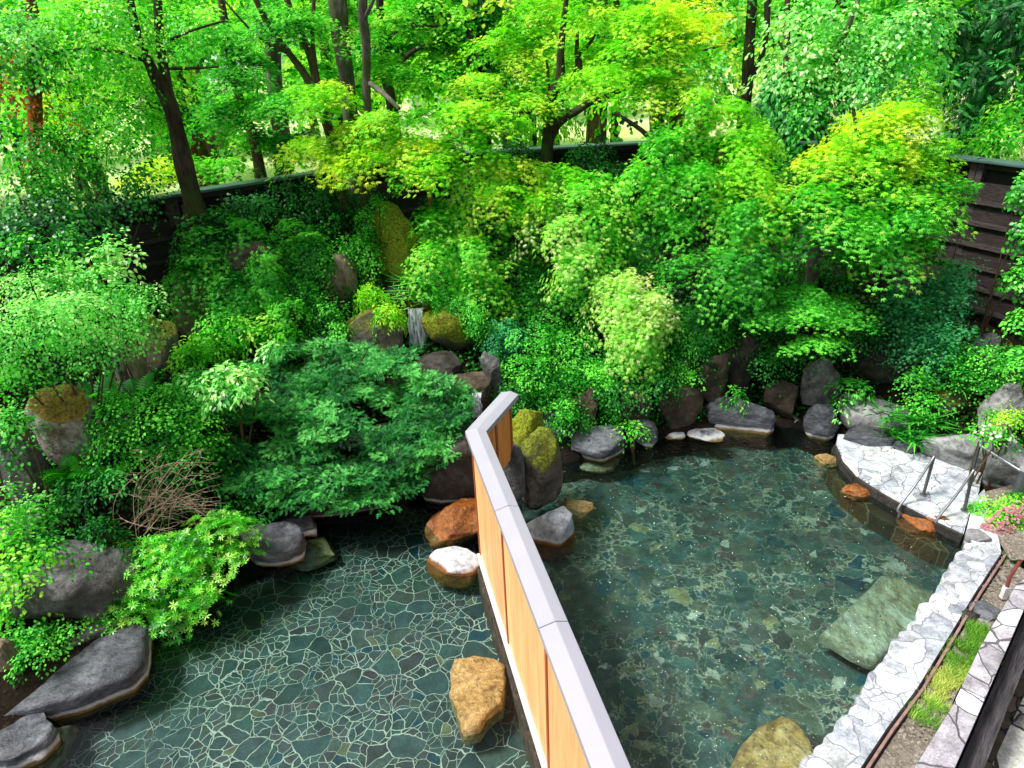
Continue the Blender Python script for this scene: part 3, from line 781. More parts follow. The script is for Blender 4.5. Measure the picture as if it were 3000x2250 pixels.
def rock_np(c, R, seed, rotz=0.0, tilt=0.0, facets=13, rough=.12, flat=0.0, pw=2.6):
    V, Fc = ico(); V = V.copy(); rg = np.random.default_rng(seed)
    # super-ellipsoid (boxier) body, then planar cuts
    V = V / (np.abs(V) ** pw).sum(1, keepdims=True) ** (1 / pw)
    for k in range(facets):
        n = unit(rg.normal(size=(1, 3)))[0]; dcut = rg.uniform(.62, .9)
        s = V @ n; over = np.clip(s - dcut, 0, None); V = V - np.outer(over * .97, n)
    if flat: 
        over = np.clip(V[:, 2] - (1 - flat), 0, None); V[:, 2] -= over * .93
    out = np.empty_like(V); sx = seed * 3.17
    for i, v in enumerate(V):
        q = Vector((v[0] * 1.3 + sx, v[1] * 1.3, v[2] * 1.3)); 
        dsp = noise.noise(q) * rough + noise.noise(q * 2.7) * rough * .45 + abs(noise.noise(q * 6)) * rough * .22 + abs(noise.noise(q * 13)) * rough * .14
        out[i] = v * (1 + dsp)
    out *= np.array(R)
    ct, st = math.cos(tilt), math.sin(tilt); x, z = out[:, 0].copy(), out[:, 2].copy()
    out[:, 0] = x * ct + z * st; out[:, 2] = -x * st + z * ct
    c_, s_ = math.cos(rotz), math.sin(rotz); x, y = out[:, 0].copy(), out[:, 1].copy()
    out[:, 0] = x * c_ - y * s_; out[:, 1] = x * s_ + y * c_
    return out + np.array(c), Fc
NROCK = [0]
def rock(cx, cy, w, h, kind, label, z=None, Y=None, rotz=None, tilt=0.0, flat=0.0, dep=.75, name='rock', group=None, pw=2.6, rough=.14, facets=9, parent=None):
    """cx, cy: where the rock's middle is seen; w, h: its seen size; z: height of its middle (or Y: its distance)"""
    NROCK[0] += 1; sd = NROCK[0]; rg = random.Random(sd * 7)
    c = Pz(cx, cy, z) if z is not None else Py(cx, cy, Y)
    D = depth(c); W = w * D / F_PX; Hh = h * D / F_PX
    r = ray(cx, cy); el = math.atan2(-r[2], math.hypot(r[0], r[1]))
    rd = W * dep
    hz = max(.3 * W if flat == 0 else .12 * W, (Hh - .72 * rd * math.sin(el)) / math.cos(el))
    V, Fc = rock_np(c, (W / 2 * 1.04, rd / 2, hz / 2 * 1.04), sd, rotz if rotz is not None else rg.uniform(-.35, .35), tilt, facets, rough, flat, pw)
    g0 = gh(c.x, c.y)
    if g0 > -.5 and V[:, 2].min() > g0 - .08:      # sit the rock in the bank: its lower half reaches into the soil
        lo = V[:, 2] < c.z; zm = V[:, 2].min(); V[lo, 2] = c.z + (V[lo, 2] - c.z) * (c.z - g0 + .12) / (c.z - zm)
    o = mesh_np(name, V, Fc, RK[kind], parent, smooth=True)
    return tag(o, label, 'rock', group) if parent is None else o
# --- left bath
rock(800, 1590, 210, 160, 'blue', 'humped blue-grey boulder on the left bath shore, right of the bright whorled azalea', z=.12, pw=2.2)
rock(880, 1545, 130, 90, 'blue', 'small wedge of blue-grey rock tucked against the humped boulder', z=.06)
rock(900, 1610, 190, 110, 'olive', 'brown-olive rock mostly under water in front of the humped boulder', z=-.16)
rock(1310, 1370, 240, 260, 'dark', 'dark craggy rock face with pale streaks behind the left bath', z=.45, dep=.6)
rock(1000, 1470, 330, 90, 'dark', 'low dark ledge at the water under the blue-green juniper', z=.06, dep=.5, rotz=.25)
rock(1345, 1530, 190, 160, 'orange', 'rust-orange boulder half under water at the left foot of the partition', z=-.02, rotz=.5)
rock(1330, 1660, 160, 130, 'white', 'round rock with white flat top and rust sides in the left bath', z=-.05, flat=.35, pw=2.2, rough=.09, facets=5)
rock(205, 1715, 360, 310, 'grey', 'big grey-green boulder above the flat slab at the left', z=.55, pw=2.2)
rock(10, 1950, 110, 190, 'tan', 'smooth tan boulder cut by the left picture edge above the slab', z=.35)
rock(40, 2190, 260, 200, 'blue', 'glossy blue-grey rock in the bottom left corner', z=.02, flat=.4, pw=2.2)
rock(125, 2190, 170, 170, 'olive', 'yellow-brown rock under water at the bottom left corner', z=-.22)
rock(250, 1500, 260, 150, 'brown', 'brown mossy boulder under the bare twigs', z=.85)
rock(330, 1545, 120, 150, 'brown', 'smaller brown stone at the right of the boulder under the bare twigs', z=.7)
rock(195, 1230, 190, 220, 'rust', 'white and rust-brown upright boulder on the left bank', Y=7.6, pw=2.4)
rock(75, 1390, 130, 320, 'grey', 'tall grey lichen-covered standing stone at the far left', Y=7.0)
rock(60, 1560, 160, 130, 'grey', 'pale grey stone under the ferns at the left edge', z=.9)
rock(400, 1065, 70, 130, 'tan', 'slim tan upright stone among ferns on the left bank', Y=9.0, rotz=0)
rock(475, 1010, 110, 190, 'halfmoss', 'leaning grey and moss-brown stone above the ferns on the left bank', Y=9.5)
rock(590, 880, 150, 190, 'tan', 'grey-brown upright rock with vertical streaks below the big left trunk', Y=10.6, rotz=0, facets=4)
rock(740, 820, 160, 210, 'brown', 'brown boulder wrapped in creeper left of the mossy pinnacle', Y=10.8)
rock(1000, 830, 90, 170, 'tan', 'narrow pinkish-grey stone behind the shrubs left of the mossy pinnacle', Y=11.3)
# --- waterfall
rock(1165, 700, 150, 190, 'mossy', 'lower half of the mossy pinnacle, dark in the shade', Y=12.0, pw=2.2) if False else None
rock(1165, 745, 160, 300, 'mossy', 'tall moss-topped pinnacle rock left above the waterfall', Y=12.0, pw=2.0, facets=6, tilt=-.12)
rock(1100, 985, 190, 190, 'halfmoss', 'boulder with grass on its crown left of the waterfall', Y=10.6, pw=2.3)
rock(1325, 935, 175, 165, 'mossy', 'rounded yellow-moss boulder right of the waterfall', Y=10.9, pw=2.1, rough=.1)
rock(1185, 880, 120, 120, 'dark', 'dark wet stone behind the waterfall', Y=11.7)
rock(1300, 1080, 150, 110, 'dark', 'dark wet stone under the mossy boulder beside the stream', Y=10.1)
rock(1250, 1160, 240, 160, 'dark', 'dark stream rock behind the blue-green juniper', Y=9.6)
rock(1370, 1120, 130, 70, 'brown', 'flat rusty ledge stone in the stream', Y=9.6)
rock(1440, 1085, 60, 130, 'grey', 'slim grey stone standing right of the stream', Y=9.7)
rock(1455, 875, 120, 90, 'grey', 'grey weathered rock right of the mossy boulder', Y=11.6)
rock(1596, 890, 100, 100, 'tan', 'tan egg-shaped rock above the dense green shrub', Y=11.6, pw=2.0, rough=.07, facets=4)
rock(1500, 820, 90, 110, 'brown', 'small brown rock in the undergrowth above the grey weathered rock', Y=12.2)
rock(1375, 690, 80, 80, 'brown', 'brown rounded rock in front of the rear fence', Y=13.2)
rock(1790, 700, 90, 110, 'tan', 'tan rock showing between cascading maple sprays', Y=12.6)
# --- pillar rocks by the partition end
rock(1530, 1265, 110, 170, 'mossy', 'moss-capped block beside the far end of the partition', z=.95, pw=3.2, dep=.9)
rock(1575, 1370, 140, 260, 'halfmoss', 'tall speckled mossy rock rising from the right bath by the partition', z=.55, pw=2.5)
rock(1490, 1410, 90, 230, 'grey', 'smooth grey standing slab touching the partition', z=.5, pw=3.4, rotz=-.15, facets=3, rough=.05)
rock(1622, 1555, 165, 170, 'white', 'white-topped grey rock with rust waterline right of the partition', z=.04, pw=2.6, rough=.1)
rock(1685, 1490, 120, 80, 'gold', 'golden brown rock lying under water behind the white-topped rock', z=-.08)
# --- back shore of the right bath
rock(1630, 1260, 110, 140, 'blue', 'dark blue-grey rock in shade between mossy rock and grey shore boulder', z=.3)
rock(1762, 1302, 185, 130, 'blue', 'broad blue-grey boulder with pale waterline on the back shore', z=.12, pw=2.2)
rock(1740, 1345, 140, 50, 'olive', 'brown underwater ledge in front of the broad blue-grey boulder', z=-.1)
rock(1885, 1275, 80, 100, 'blue', 'small dark blue-grey rock right of the bright sprig on the back shore', z=.16)
rock(1720, 1195, 80, 130, 'brown', 'reddish brown upright stone above the broad blue-grey boulder', z=.6)
rock(1860, 1190, 90, 120, 'brown', 'dull brown stone in the second row of the back shore', z=.6)
rock(1985, 1190, 130, 160, 'brown', 'large streaked brown boulder on the back shore', z=.42, tilt=.2)
rock(2095, 1100, 100, 150, 'brown', 'tall rounded brown stone behind the flat grey-green boulder', z=.85)
rock(2152, 1222, 212, 140, 'blue', 'long humped grey-green boulder at the far waterline', z=.16, pw=2.3, dep=.42)
rock(2295, 1165, 100, 110, 'brown', 'plum-brown rock in shade at the far waterline', z=.45)
rock(2405, 1125, 110, 170, 'grey', 'big upright grey-brown stone behind the corner of the right bath', z=.65, rotz=0)
rock(2405, 1240, 90, 130, 'blue', 'smooth dark pointed rock where the deck meets the water', z=.25, pw=2.0, facets=4)
rock(2335, 1230, 75, 50, 'grey', 'small flat grey stone left of the smooth pointed rock', z=.05)
rock(1975, 1275, 60, 28, 'blue', 'left one of two small low stones in the water by the streaked brown boulder', z=.03)
rock(2068, 1277, 95, 38, 'blue', 'right and larger one of two low stones in the water at the far shore', z=.03)
rock(2180, 1060, 100, 180, 'dark', 'dark rock lost in shade under the small tiered maple', z=.9)
rock(2600, 1060, 220, 160, 'dark', 'wide dark mossy rock in shade behind the pale deck boulder', z=.8)
# --- right bank
rock(2565, 1212, 190, 110, 'pale', 'pale green-grey oval boulder behind the deck', z=.42, pw=2.1, rough=.08, facets=4)
rock(2545, 1278, 170, 60, 'blue', 'long low dark blue stone edging the deck', z=.22, rotz=-.2, dep=.4)
rock(2665, 1300, 80, 70, 'blue', 'small dark blue stone between deck and long-leaved tuft', z=.22)
rock(2815, 1310, 190, 120, 'pale', 'big rounded grey boulder behind the deck handrails', z=.35, pw=2.1)
rock(2935, 1195, 100, 150, 'pale', 'pale leaning boulder on the right bank', z=.9, tilt=.25)
rock(2955, 1370, 110, 170, 'pale', 'grey boulder at the right edge below the short handrail', z=.35)
rock(2875, 880, 70, 70, 'pale', 'small pale stone at the foot of the right fence', z=1.35)
rock(2950, 920, 70, 140, 'grey', 'leaning grey stone beside the leaf litter at the right edge', z=1.3)
rock(2900, 1005, 90, 60, 'pale', 'flat pale stone below the leaf litter on the right bank', z=1.1)
rock(2890, 1080, 90, 60, 'blue', 'half-buried dark blue stone in herbs on the right bank', z=.9)
rock(2790, 1170, 120, 90, 'halfmoss', 'grey-brown stone half hidden in herbs above the grey boulder', z=.65)
# --- underwater and step stones of the right bath
rock(2420, 1347, 80, 48, 'gold', 'small golden stone breaking the water beside the deck corner', z=-.02)
rock(2510, 1437, 85, 58, 'orange', 'orange stone in the water midway along the deck edge', z=.0)
rock(2730, 1537, 170, 90, 'orange', 'orange-brown stone in the water below the two handrails', z=-.01, rotz=-.4, dep=.5)
RK['gold2'] = RK['olive']
# (the big golden boulder near the rim is a slab, below)
rock(2835, 1800, 70, 40, 'dark', 'left one of two dark slate stones laid across the planted bed', z=.12)
rock(2890, 1790, 90, 40, 'blue', 'right one of two slate stones laid across the planted bed', z=.12)
rock(2870, 1570, 70, 26, 'pale', 'flat pale stepping stone at the corner of the flower bed', z=.17) 
# flat slabs from outlines
def slab(outline_px, ztop, thick, kind, label, tilt=(0, 0), name='rock', seed=1, lab_cat='rock'):
    P = pxs(outline_px, ztop); cx = sum(p[0] for p in P) / len(P); cy = sum(p[1] for p in P) / len(P)
    # densify
    D = []
    for i in range(len(P)):
        a, b = P[i], P[(i + 1) % len(P)]; n = max(1, int(math.hypot(b[0] - a[0], b[1] - a[1]) / .07))
        for k in range(n):
            t_ = k / n; x = a[0] + (b[0] - a[0]) * t_; y = a[1] + (b[1] - a[1]) * t_
            j = .025 * noise.noise(Vector((x * 4, y * 4, seed)))
            D.append((x + j, y + j))
    V = []; Fc = []; n = len(D)
    rings = [(1.0, 1.0 - .5, -thick), (1.02, .5, -thick * .6), (1.0, .2, -.035), (.965, 0, 0), (.85, 0, .004), (.6, 0, .01), (.3, 0, .012), (.02, 0, .012)]
    for (s, _, dz) in rings:
        for (x, y) in D:
            xx = cx + (x - cx) * s; yy = cy + (y - cy) * s
            zz = ztop + dz + tilt[0] * (xx - cx) + tilt[1] * (yy - cy)
            zz += .03 * noise.noise(Vector((xx * 2.2, yy * 2.2, seed))) + .012 * noise.noise(Vector((xx * 9, yy * 9, seed)))
            j = .02 * noise.noise(Vector((xx * 8, yy * 8, dz * 30 + seed)))
            V.append((xx + j, yy + j, zz))
    for r_i in range(len(rings) - 1):
        for i in range(n):
            j = (i + 1) % n
            Fc.append((r_i * n + i, r_i * n + j, (r_i + 1) * n + j, (r_i + 1) * n + i))
    return tag(mesh_np(name, np.array(V), np.array(Fc), RK[kind], smooth=True), label, lab_cat)
slab([(0, 2110), (0, 2000), (90, 1930), (170, 1890), (300, 1790), (430, 1795), (425, 1850), (412, 1945), (375, 1985), (240, 2040), (110, 2075), (10, 2105), (-150, 2150), (-150, 2080)], .22, .30, 'blue', 'large flat glossy slate-grey slab jutting over the left bath', (.02, -.05), seed=3)
slab([(2405, 1855), (2500, 1770), (2580, 1685), (2650, 1690), (2735, 1735), (2700, 1800), (2640, 1870), (2565, 1935), (2520, 1915), (2460, 1885)], -.035, .16, 'oliveblue', 'flat green-brown slab just under water against the right rim', (0, .0), seed=8)

slab([(1330, 1922), (1390, 1916), (1452, 1922), (1477, 1947), (1480, 1987), (1472, 2061), (1427, 2096), (1400, 2136), (1358, 2141), (1338, 2086), (1318, 2022), (1320, 1962)], .07, .24, 'gold', 'angular golden boulder in the left bath beside the partition', (.05, -.06), seed=21)
slab([(-60, 2100), (0, 2000), (60, 1930), (150, 1870), (250, 1815), (340, 1790), (330, 1830), (210, 1895), (110, 1960), (30, 2040)], .27, .30, 'grey', 'dull grey-brown stone ledge between glossy slab and left boulders', (.0, .05), seed=25)
slab([(2120, 2290), (2170, 2180), (2220, 2130), (2290, 2092), (2335, 2105), (2370, 2170), (2388, 2205), (2370, 2270), (2300, 2400), (2130, 2400)], -.03, .30, 'ochre', 'large ochre boulder with a flat top just under water near the rim at the bottom', (0, .0), seed=12)
# waterfall: wooden chute, falling water, lower cascades
ch = empty('water_chute', tuple(Py(1222, 900, 11)), 'weathered red-brown wooden chute pouring the small waterfall', 'water chute')
mRW = plain_mat('red brown wet wood', (.16, .045, .02), .45, 0, .3, 12)
c0 = Py(1228, 905, 10.9); c1 = Py(1222, 888, 11.4)
bm = bmesh.new(); bar(bm, c0, c1, .26, .03, -.03); mesh_bm('trough_floor', bm, mRW, ch)
for s in (-1, 1):
    bm = bmesh.new(); off = Vector((s * .145, 0, 0)); bar(bm, c0 + off, c1 + off, .03, .12, -.03); mesh_bm('trough_side', bm, mRW, ch)
tW = NT('falling water'); p = tW.pos()
ps = tW.n('ShaderNodeVectorMath', {0: p, 1: (1, 1, .08)}, operation='MULTIPLY').outputs[0]
nw = tW.noise(ps, 34, 4, .6)
fc = tW.ramp(nw.outputs[0], [(.38, .25), (.55, 1.0)])
bs = tW.n('ShaderNodeBsdfPrincipled', {'Base Color': (.80, .85, .92, 1), 'Roughness': .25}).outputs[0]
trp = tW.n('ShaderNodeBsdfTransparent').outputs[0]
tW.t.links.new(tW.n('ShaderNodeMixShader', {0: fc, 1: trp, 2: bs}).outputs[0], tW.out.inputs[0])
def fall(px, py, Y, w, drop, out, label, seed=0):
    top = Py(px, py, Y); V = []; Fc = []; nx_, nz_ = 14, 16
    for j in range(nz_ + 1):
        t_ = j / nz_
        for i in range(nx_ + 1):
            u = i / nx_ - .5
            V.append((top.x + u * w * (1 + .2 * t_) + .01 * math.sin(j * .8 + i), top.y - out * math.sqrt(t_) - .012 * math.sin(i * 2.1 + j * .15 + seed), top.z - drop * t_ - .01 * abs(u)))
    for j in range(nz_):
        for i in range(nx_):
            a = j * (nx_ + 1) + i; Fc.append((a, a + 1, a + nx_ + 2, a + nx_ + 1))
    return tag(mesh_np('falling_water', np.array(V), np.array(Fc), tW.m, smooth=True), label, 'waterfall')
fall(1216, 903, 10.88, .25, .72, .14, 'main white waterfall dropping from the wooden chute')
fall(1215, 1105, 9.9, .28, .35, .15, 'short splashing cascade in the shade behind the juniper', 2)
fall(1395, 1150, 9.35, .14, .4, .08, 'thin trickle falling beside the far end of the partition', 4)
mSt = tW.m
# ================================================================== METAL RAILS, POSTS, SIGNS
mSteel = plain_mat('brushed steel', (.30, .31, .33), .35, .8, .1, 20)
mDkSteel = plain_mat('dark grey steel', (.10, .105, .12), .4, .5, .15, 20)
def rail(label, foot, top, low, far=None):
    f = Pz(foot[0], foot[1], .15); tp = Py(top[0], top[1], f.y)
    o = empty('handrail', tuple(f), label, 'handrail', 'steel handrails on the stone deck')
    pts = smooth_path([(f, .021), (f.lerp(tp, .5), .021), (tp, .021)], 2)
    mesh_np('post', *tube_np([q for q, _ in pts], [r for _, r in pts], 10), mDkSteel, o, smooth=True)
    bm = bmesh.new(); bmesh.ops.create_cone(bm, cap_ends=True, segments=14, radius1=.05, radius2=.045, depth=.012, matrix=Matrix.Translation((f.x, f.y, f.z + .007))); mesh_bm('foot_plate', bm, mSteel, o)
    lo = Pz(low[0], low[1], low[2])
    path = [(tp + Vector((.02, .03, -.01)), .016), (tp + Vector((0, 0, .012)), .017), (tp.lerp(lo, .45) , .017), (lo + Vector((0, 0, .06)), .017), (lo + Vector((.01, -.03, -.02)), .017), (lo + Vector((.03, -.01, -.22)), .017)]
    pts = smooth_path(path, 5)
    mesh_np('bar', *tube_np([q for q, _ in pts], [r for _, r in pts], 10), mSteel, o, smooth=True)
rail('steel handrail nearer the deck corner, running down into the water', (2705, 1450), (2735, 1342), (2630, 1497, .08))
rail('second steel handrail, standing close to the flower bed and running into the water', (2825, 1495), (2850, 1383), (2740, 1535, .08))
# third rail, up on the bank
f = Pz(2840, 1411, .15); tp = Py(2870, 1304, f.y); o = empty('handrail', tuple(f), 'short handrail sloping towards the right edge above the deck', 'handrail', 'steel handrails on the stone deck')
mesh_np('post', *tube_np([f, f.lerp(tp, .5), tp], [.02] * 3, 10), mDkSteel, o, smooth=True)
e2 = Py(3010, 1392, f.y - .55)
pts = smooth_path([(tp, .02), (tp.lerp(e2, .5), .02), (e2, .02)], 3)
mesh_np('bar', *tube_np([q for q, _ in pts], [r for _, r in pts], 10), mSteel, o, smooth=True)
# dark pipe bollard
b0 = Pz(2972, 1468, .17); b1 = Py(2994, 1378, b0.y); o = empty('bollard', tuple(b0), 'thick dark grey pipe bollard behind the pink azalea', 'bollard')
bm = bmesh.new(); hgt = b1.z - b0.z
bmesh.ops.create_cone(bm, cap_ends=True, segments=24, radius1=.085, radius2=.085, depth=hgt, matrix=Matrix.Translation((b0.x + .03, b0.y, b0.z + hgt / 2)))
bmesh.ops.bevel(bm, geom=[e for e in bm.edges if abs(e.verts[0].co.z - e.verts[1].co.z) < .01], offset=.01, segments=2, affect='EDGES'); mesh_bm('pipe', bm, mDkSteel, o)
bm = bmesh.new(); bmesh.ops.create_cone(bm, cap_ends=True, segments=24, radius1=.095, radius2=.09, depth=.03, matrix=Matrix.Translation((b0.x + .03, b0.y, b1.z + .012))); mesh_bm('top_cap', bm, plain_mat('bollard top', (.45, .46, .48), .4, .3), o)
# low garden marker: red-brown arm on a pale foot
m0 = Pz(2938, 1752, .11); m1 = Py(2955, 1700, m0.y); m2 = Py(2985, 1655, m0.y - .02)
o = empty('garden_light', tuple(m0), 'slanting red-brown garden light on a pale foot in the planted bed', 'garden light')
bm = bmesh.new(); bar(bm, m0 - Vector((.03, 0, 0)), m0 + Vector((.03, 0, 0)), .05, .17, 0); mesh_bm('foot', bm, mWh, o)
mesh_np('arm', *tube_np([m0 + Vector((0, 0, .14)), m1 + Vector((0, 0, .03)), m2 + Vector((0, 0, .06))], [.022, .026, .024], 4), plain_mat('dull red brown', (.22, .05, .04), .4), o)
# grey box on a red-brown post in front of the rear fence
s0 = Py(1246, 437, 13.4); g0 = gh(s0.x, 13.4)
o = empty('control_box', (s0.x, 13.4, g0), 'small pale grey box on a red-brown post in front of the rear fence', 'control box')
bm = bmesh.new(); bar(bm, Vector((s0.x - .12, 13.4, s0.z - .2)), Vector((s0.x + .12, 13.4, s0.z - .2)), .14, .38, 0); bevel_all(bm, .012); mesh_bm('box', bm, plain_mat('pale grey plastic', (.48, .58, .60), .5, 0, .05), o)
bm = bmesh.new(); bar(bm, Vector((s0.x - .15, 13.36, s0.z + .18)), Vector((s0.x + .15, 13.36, s0.z + .18)), .22, .03, 0.002); mesh_bm('lid', bm, plain_mat('box lid', (.35, .40, .42), .5), o)
bm = bmesh.new(); bar(bm, Vector((s0.x - .04, 13.48, g0 - .2)), Vector((s0.x + .04, 13.48, g0 - .2)), .08, s0.z - g0 + .3, 0); mesh_bm('post', bm, mBat, o)

# ================================================================== FAR HOUSES and lamp pole
def house(px, py, Y, wd, dp, h, wallc, roofc, label):
    c = Py(px, py, Y); z0 = gh(c.x, Y) - .3; z1 = c.z
    o = empty('house', (c.x, c.y, z0), label, 'house')
    mw = plain_mat('plaster ' + label[:8], wallc, .8, 0, .06, 2); mr = plain_mat('roof ' + label[:8], roofc, .7, 0, .1, 3)
    bm = bmesh.new(); bar(bm, Vector((c.x - wd / 2, c.y, z0)), Vector((c.x + wd / 2, c.y, z0)), dp, z1 - z0, 0); mesh_bm('wall', bm, mw, o)
    bm = bmesh.new(); x0, x1, y0, y1 = c.x - wd / 2 - .5, c.x + wd / 2 + .5, c.y - dp / 2 - .5, c.y + dp / 2 + .5
    vs = [bm.verts.new(v) for v in ((x0, y0, z1 - .1), (x1, y0, z1 - .1), (x1, y1, z1 - .1), (x0, y1, z1 - .1), (x0, c.y, z1 + h), (x1, c.y, z1 + h))]
    for f in ((0, 1, 5, 4), (2, 3, 4, 5), (0, 4, 3), (1, 2, 5), (0, 3, 2, 1)): bm.faces.new([vs[i] for i in f])
    mesh_bm('roof', bm, mr, o)
    for fx in (-.3, .12, .34):
        a = Vector((c.x + fx * wd - .5, c.y - dp / 2 - .02, z1 - 1.9)); bm = bmesh.new(); bar(bm, a, a + Vector((1.0, 0, 0)), .06, 1.1, 0)
        wn = mesh_bm('window', bm, plain_mat('white frame', (.7, .7, .7), .5), o)
        bm = bmesh.new(); bar(bm, a + Vector((.08, -.035, .08)), a + Vector((.92, -.035, .08)), .02, .94, 0); mesh_bm('pane', bm, plain_mat('dark glass', (.06, .08, .1), .1), wn)
house(1290, 235, 62, 5, 5, 1.4, (.80, .80, .82), (.45, .50, .55), 'white house glimpsed between tree trunks left of centre')
house(575, 235, 58, 7, 6, 1.8, (.78, .78, .80), (.62, .62, .68), 'house with pale roof glimpsed behind the big left trunk')
house(565, 372, 40, 3.2, 3, .6, (.38, .12, .08), (.45, .22, .16), 'small red-brown shed seen over the fence right of the big left trunk')
pb = Py(1311, 300, 45); z0 = gh(pb.x, 45)
o = tag(mesh_np('lamp_pole', *tube_np([Vector((pb.x, 45, z0 - .2)), Vector((pb.x, 45, (z0 + Py(1311, 150, 45).z) / 2)), Vector((pb.x, 45, Py(1311, 150, 45).z))], [.14, .12, .10], 8), plain_mat('white pole', (.8, .8, .82), .5)), 'thin white pole standing right of the far white house', 'pole')
#@@PART4
# ================================================================== VEGETATION
GM = {
 'lime':   [(.006, .06, .003), (.025, .20, .004), (.09, .44, .008), (.23, .66, .02), (.52, .80, .06)],
 'limegr': [(.003, .04, .003), (.010, .15, .005), (.035, .34, .010), (.12, .54, .03), (.38, .72, .09)],
 'mid':    [(.001, .025, .004), (.004, .085, .008), (.014, .20, .014), (.050, .38, .028), (.18, .60, .07)],
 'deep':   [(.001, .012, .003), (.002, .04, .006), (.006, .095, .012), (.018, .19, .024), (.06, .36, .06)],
 'jun':    [(.001, .014, .004), (.003, .055, .014), (.010, .13, .022), (.034, .28, .042), (.13, .50, .10)],
 'blue':   [(.001, .022, .012), (.004, .065, .026), (.012, .15, .05), (.04, .29, .09), (.10, .46, .18)],
 'pale':   [(.005, .07, .012), (.025, .22, .03), (.09, .45, .07), (.22, .66, .12), (.44, .80, .26)],
 'cream':  [(.015, .18, .01), (.08, .42, .03), (.28, .66, .08), (.46, .80, .18), (.62, .88, .34)],
 'yellow': [(.025, .16, .003), (.10, .38, .006), (.26, .60, .012), (.50, .78, .02), (.74, .80, .04)],
 'bed':    [(.03, .10, .01), (.08, .22, .02), (.18, .40, .04), (.34, .52, .08), (.50, .58, .18)],
 'bedy':   [(.10, .14, .03), (.26, .30, .06), (.42, .48, .10), (.58, .60, .22), (.70, .68, .34)],
 'red':    [(.03, .06, .01), (.08, .14, .01), (.10, .24, .02), (.38, .13, .02), (.60, .10, .02)],
}
LM = leaf_mat('leaf', .48, .012, .45); LMG = leaf_mat('glossy leaf', .42, .035, .38); LMN = leaf_mat('needle', .15, .02, .5)
BK = {'grey': bark_mat('grey bark', (.06, .055, .045), (.22, .19, .16), .5), 'dark': bark_mat('dark bark', (.014, .010, .007), (.085, .06, .042), .35),
      'brown': bark_mat('brown bark', (.05, .03, .018), (.17, .11, .07), .4), 'red': bark_mat('reddish bark', (.10, .04, .015), (.28, .12, .05), .2), 'pale': bark_mat('pale bark', (.16, .14, .13), (.42, .38, .36), .2)}
SEED = [100]
def blob(rng, b, tpl, pal, size, **kw):
    """b = (px, py, Y, rx_px, ry_px[, options])"""
    px, py, Y, rx, ry = b[:5]; k = dict(kw)
    if len(b) > 5: k.update(b[5])
    pal = k.pop('pal', pal); tpl = k.pop('tpl', tpl); size = k.pop('size', size); rdm = k.pop('rd', 1.0)
    c = Py(px, py, Y); D = depth(c); Rx = rx * D / F_PX; Rz = ry * D / F_PX * 1.05
    R0 = np.array((Rx, (Rx * .6 + Rz * .4) * rdm, Rz))
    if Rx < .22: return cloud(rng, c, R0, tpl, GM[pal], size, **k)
    out = []; ns = 5 if Rx < .8 else 8; dn = k.pop('dens', 1.0); tb = k.pop('tbias', 0.0)
    for q in range(ns):          # a crown is a cluster of unequal boughs
        u = unit(rng.normal(size=3)); f = rng.uniform(.28, .62) if q else .7
        cc = np.array(c) + (u * R0 * rng.uniform(.4, .95) if q else 0)
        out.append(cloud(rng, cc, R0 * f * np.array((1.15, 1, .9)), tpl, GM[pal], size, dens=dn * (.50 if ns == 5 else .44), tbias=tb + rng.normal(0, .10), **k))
    return cat3(out)
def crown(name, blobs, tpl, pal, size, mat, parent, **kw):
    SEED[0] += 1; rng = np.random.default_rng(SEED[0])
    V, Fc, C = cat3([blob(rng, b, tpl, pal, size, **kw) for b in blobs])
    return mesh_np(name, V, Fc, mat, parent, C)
def limb(path, n=5, sides=9, wob=.25):
    """path: (px, py, Y, width_px)"""
    pts = []
    for px, py, Y, w in path:
        c = Py(px, py, Y); pts.append((c, w * depth(c) / F_PX / 2))
    q = smooth_path(pts, n); SEED[0] += 1
    return tube_np([a for a, _ in q], [r for _, r in q], sides, wob, SEED[0])
def tree(name, label, base, trunks, bark, blobs, tpl, pal, size, mat=None, cat='tree', group=None, dens=1.0, trunkname='trunk', **kw):
    """base=(px,py,Y): trunk foot seen there (extended down into the soil)"""
    f = Py(*base); z0 = gh(f.x, f.y)
    o = empty(name, (f.x, f.y, min(z0, f.z)), label, cat, group)
    if trunks:
        parts = [limb(p) for p in trunks]
        w = trunks[0][0][3] * depth(f) / F_PX / 2
        if z0 < f.z - .02: parts.append(tube_np([Vector((f.x, f.y, z0 - .15)), Vector((f.x, f.y, (z0 + f.z) / 2)), Vector((f.x, f.y, f.z + .03))], [w * 1.35, w * 1.1, w], 9, .25))
        V, Fc = join(parts); mesh_np(trunkname, V, Fc, BK[bark], o, smooth=True)
    if blobs: crown('crown', blobs, tpl, pal, size, mat or LM, o, dens=dens, **kw)
    return o
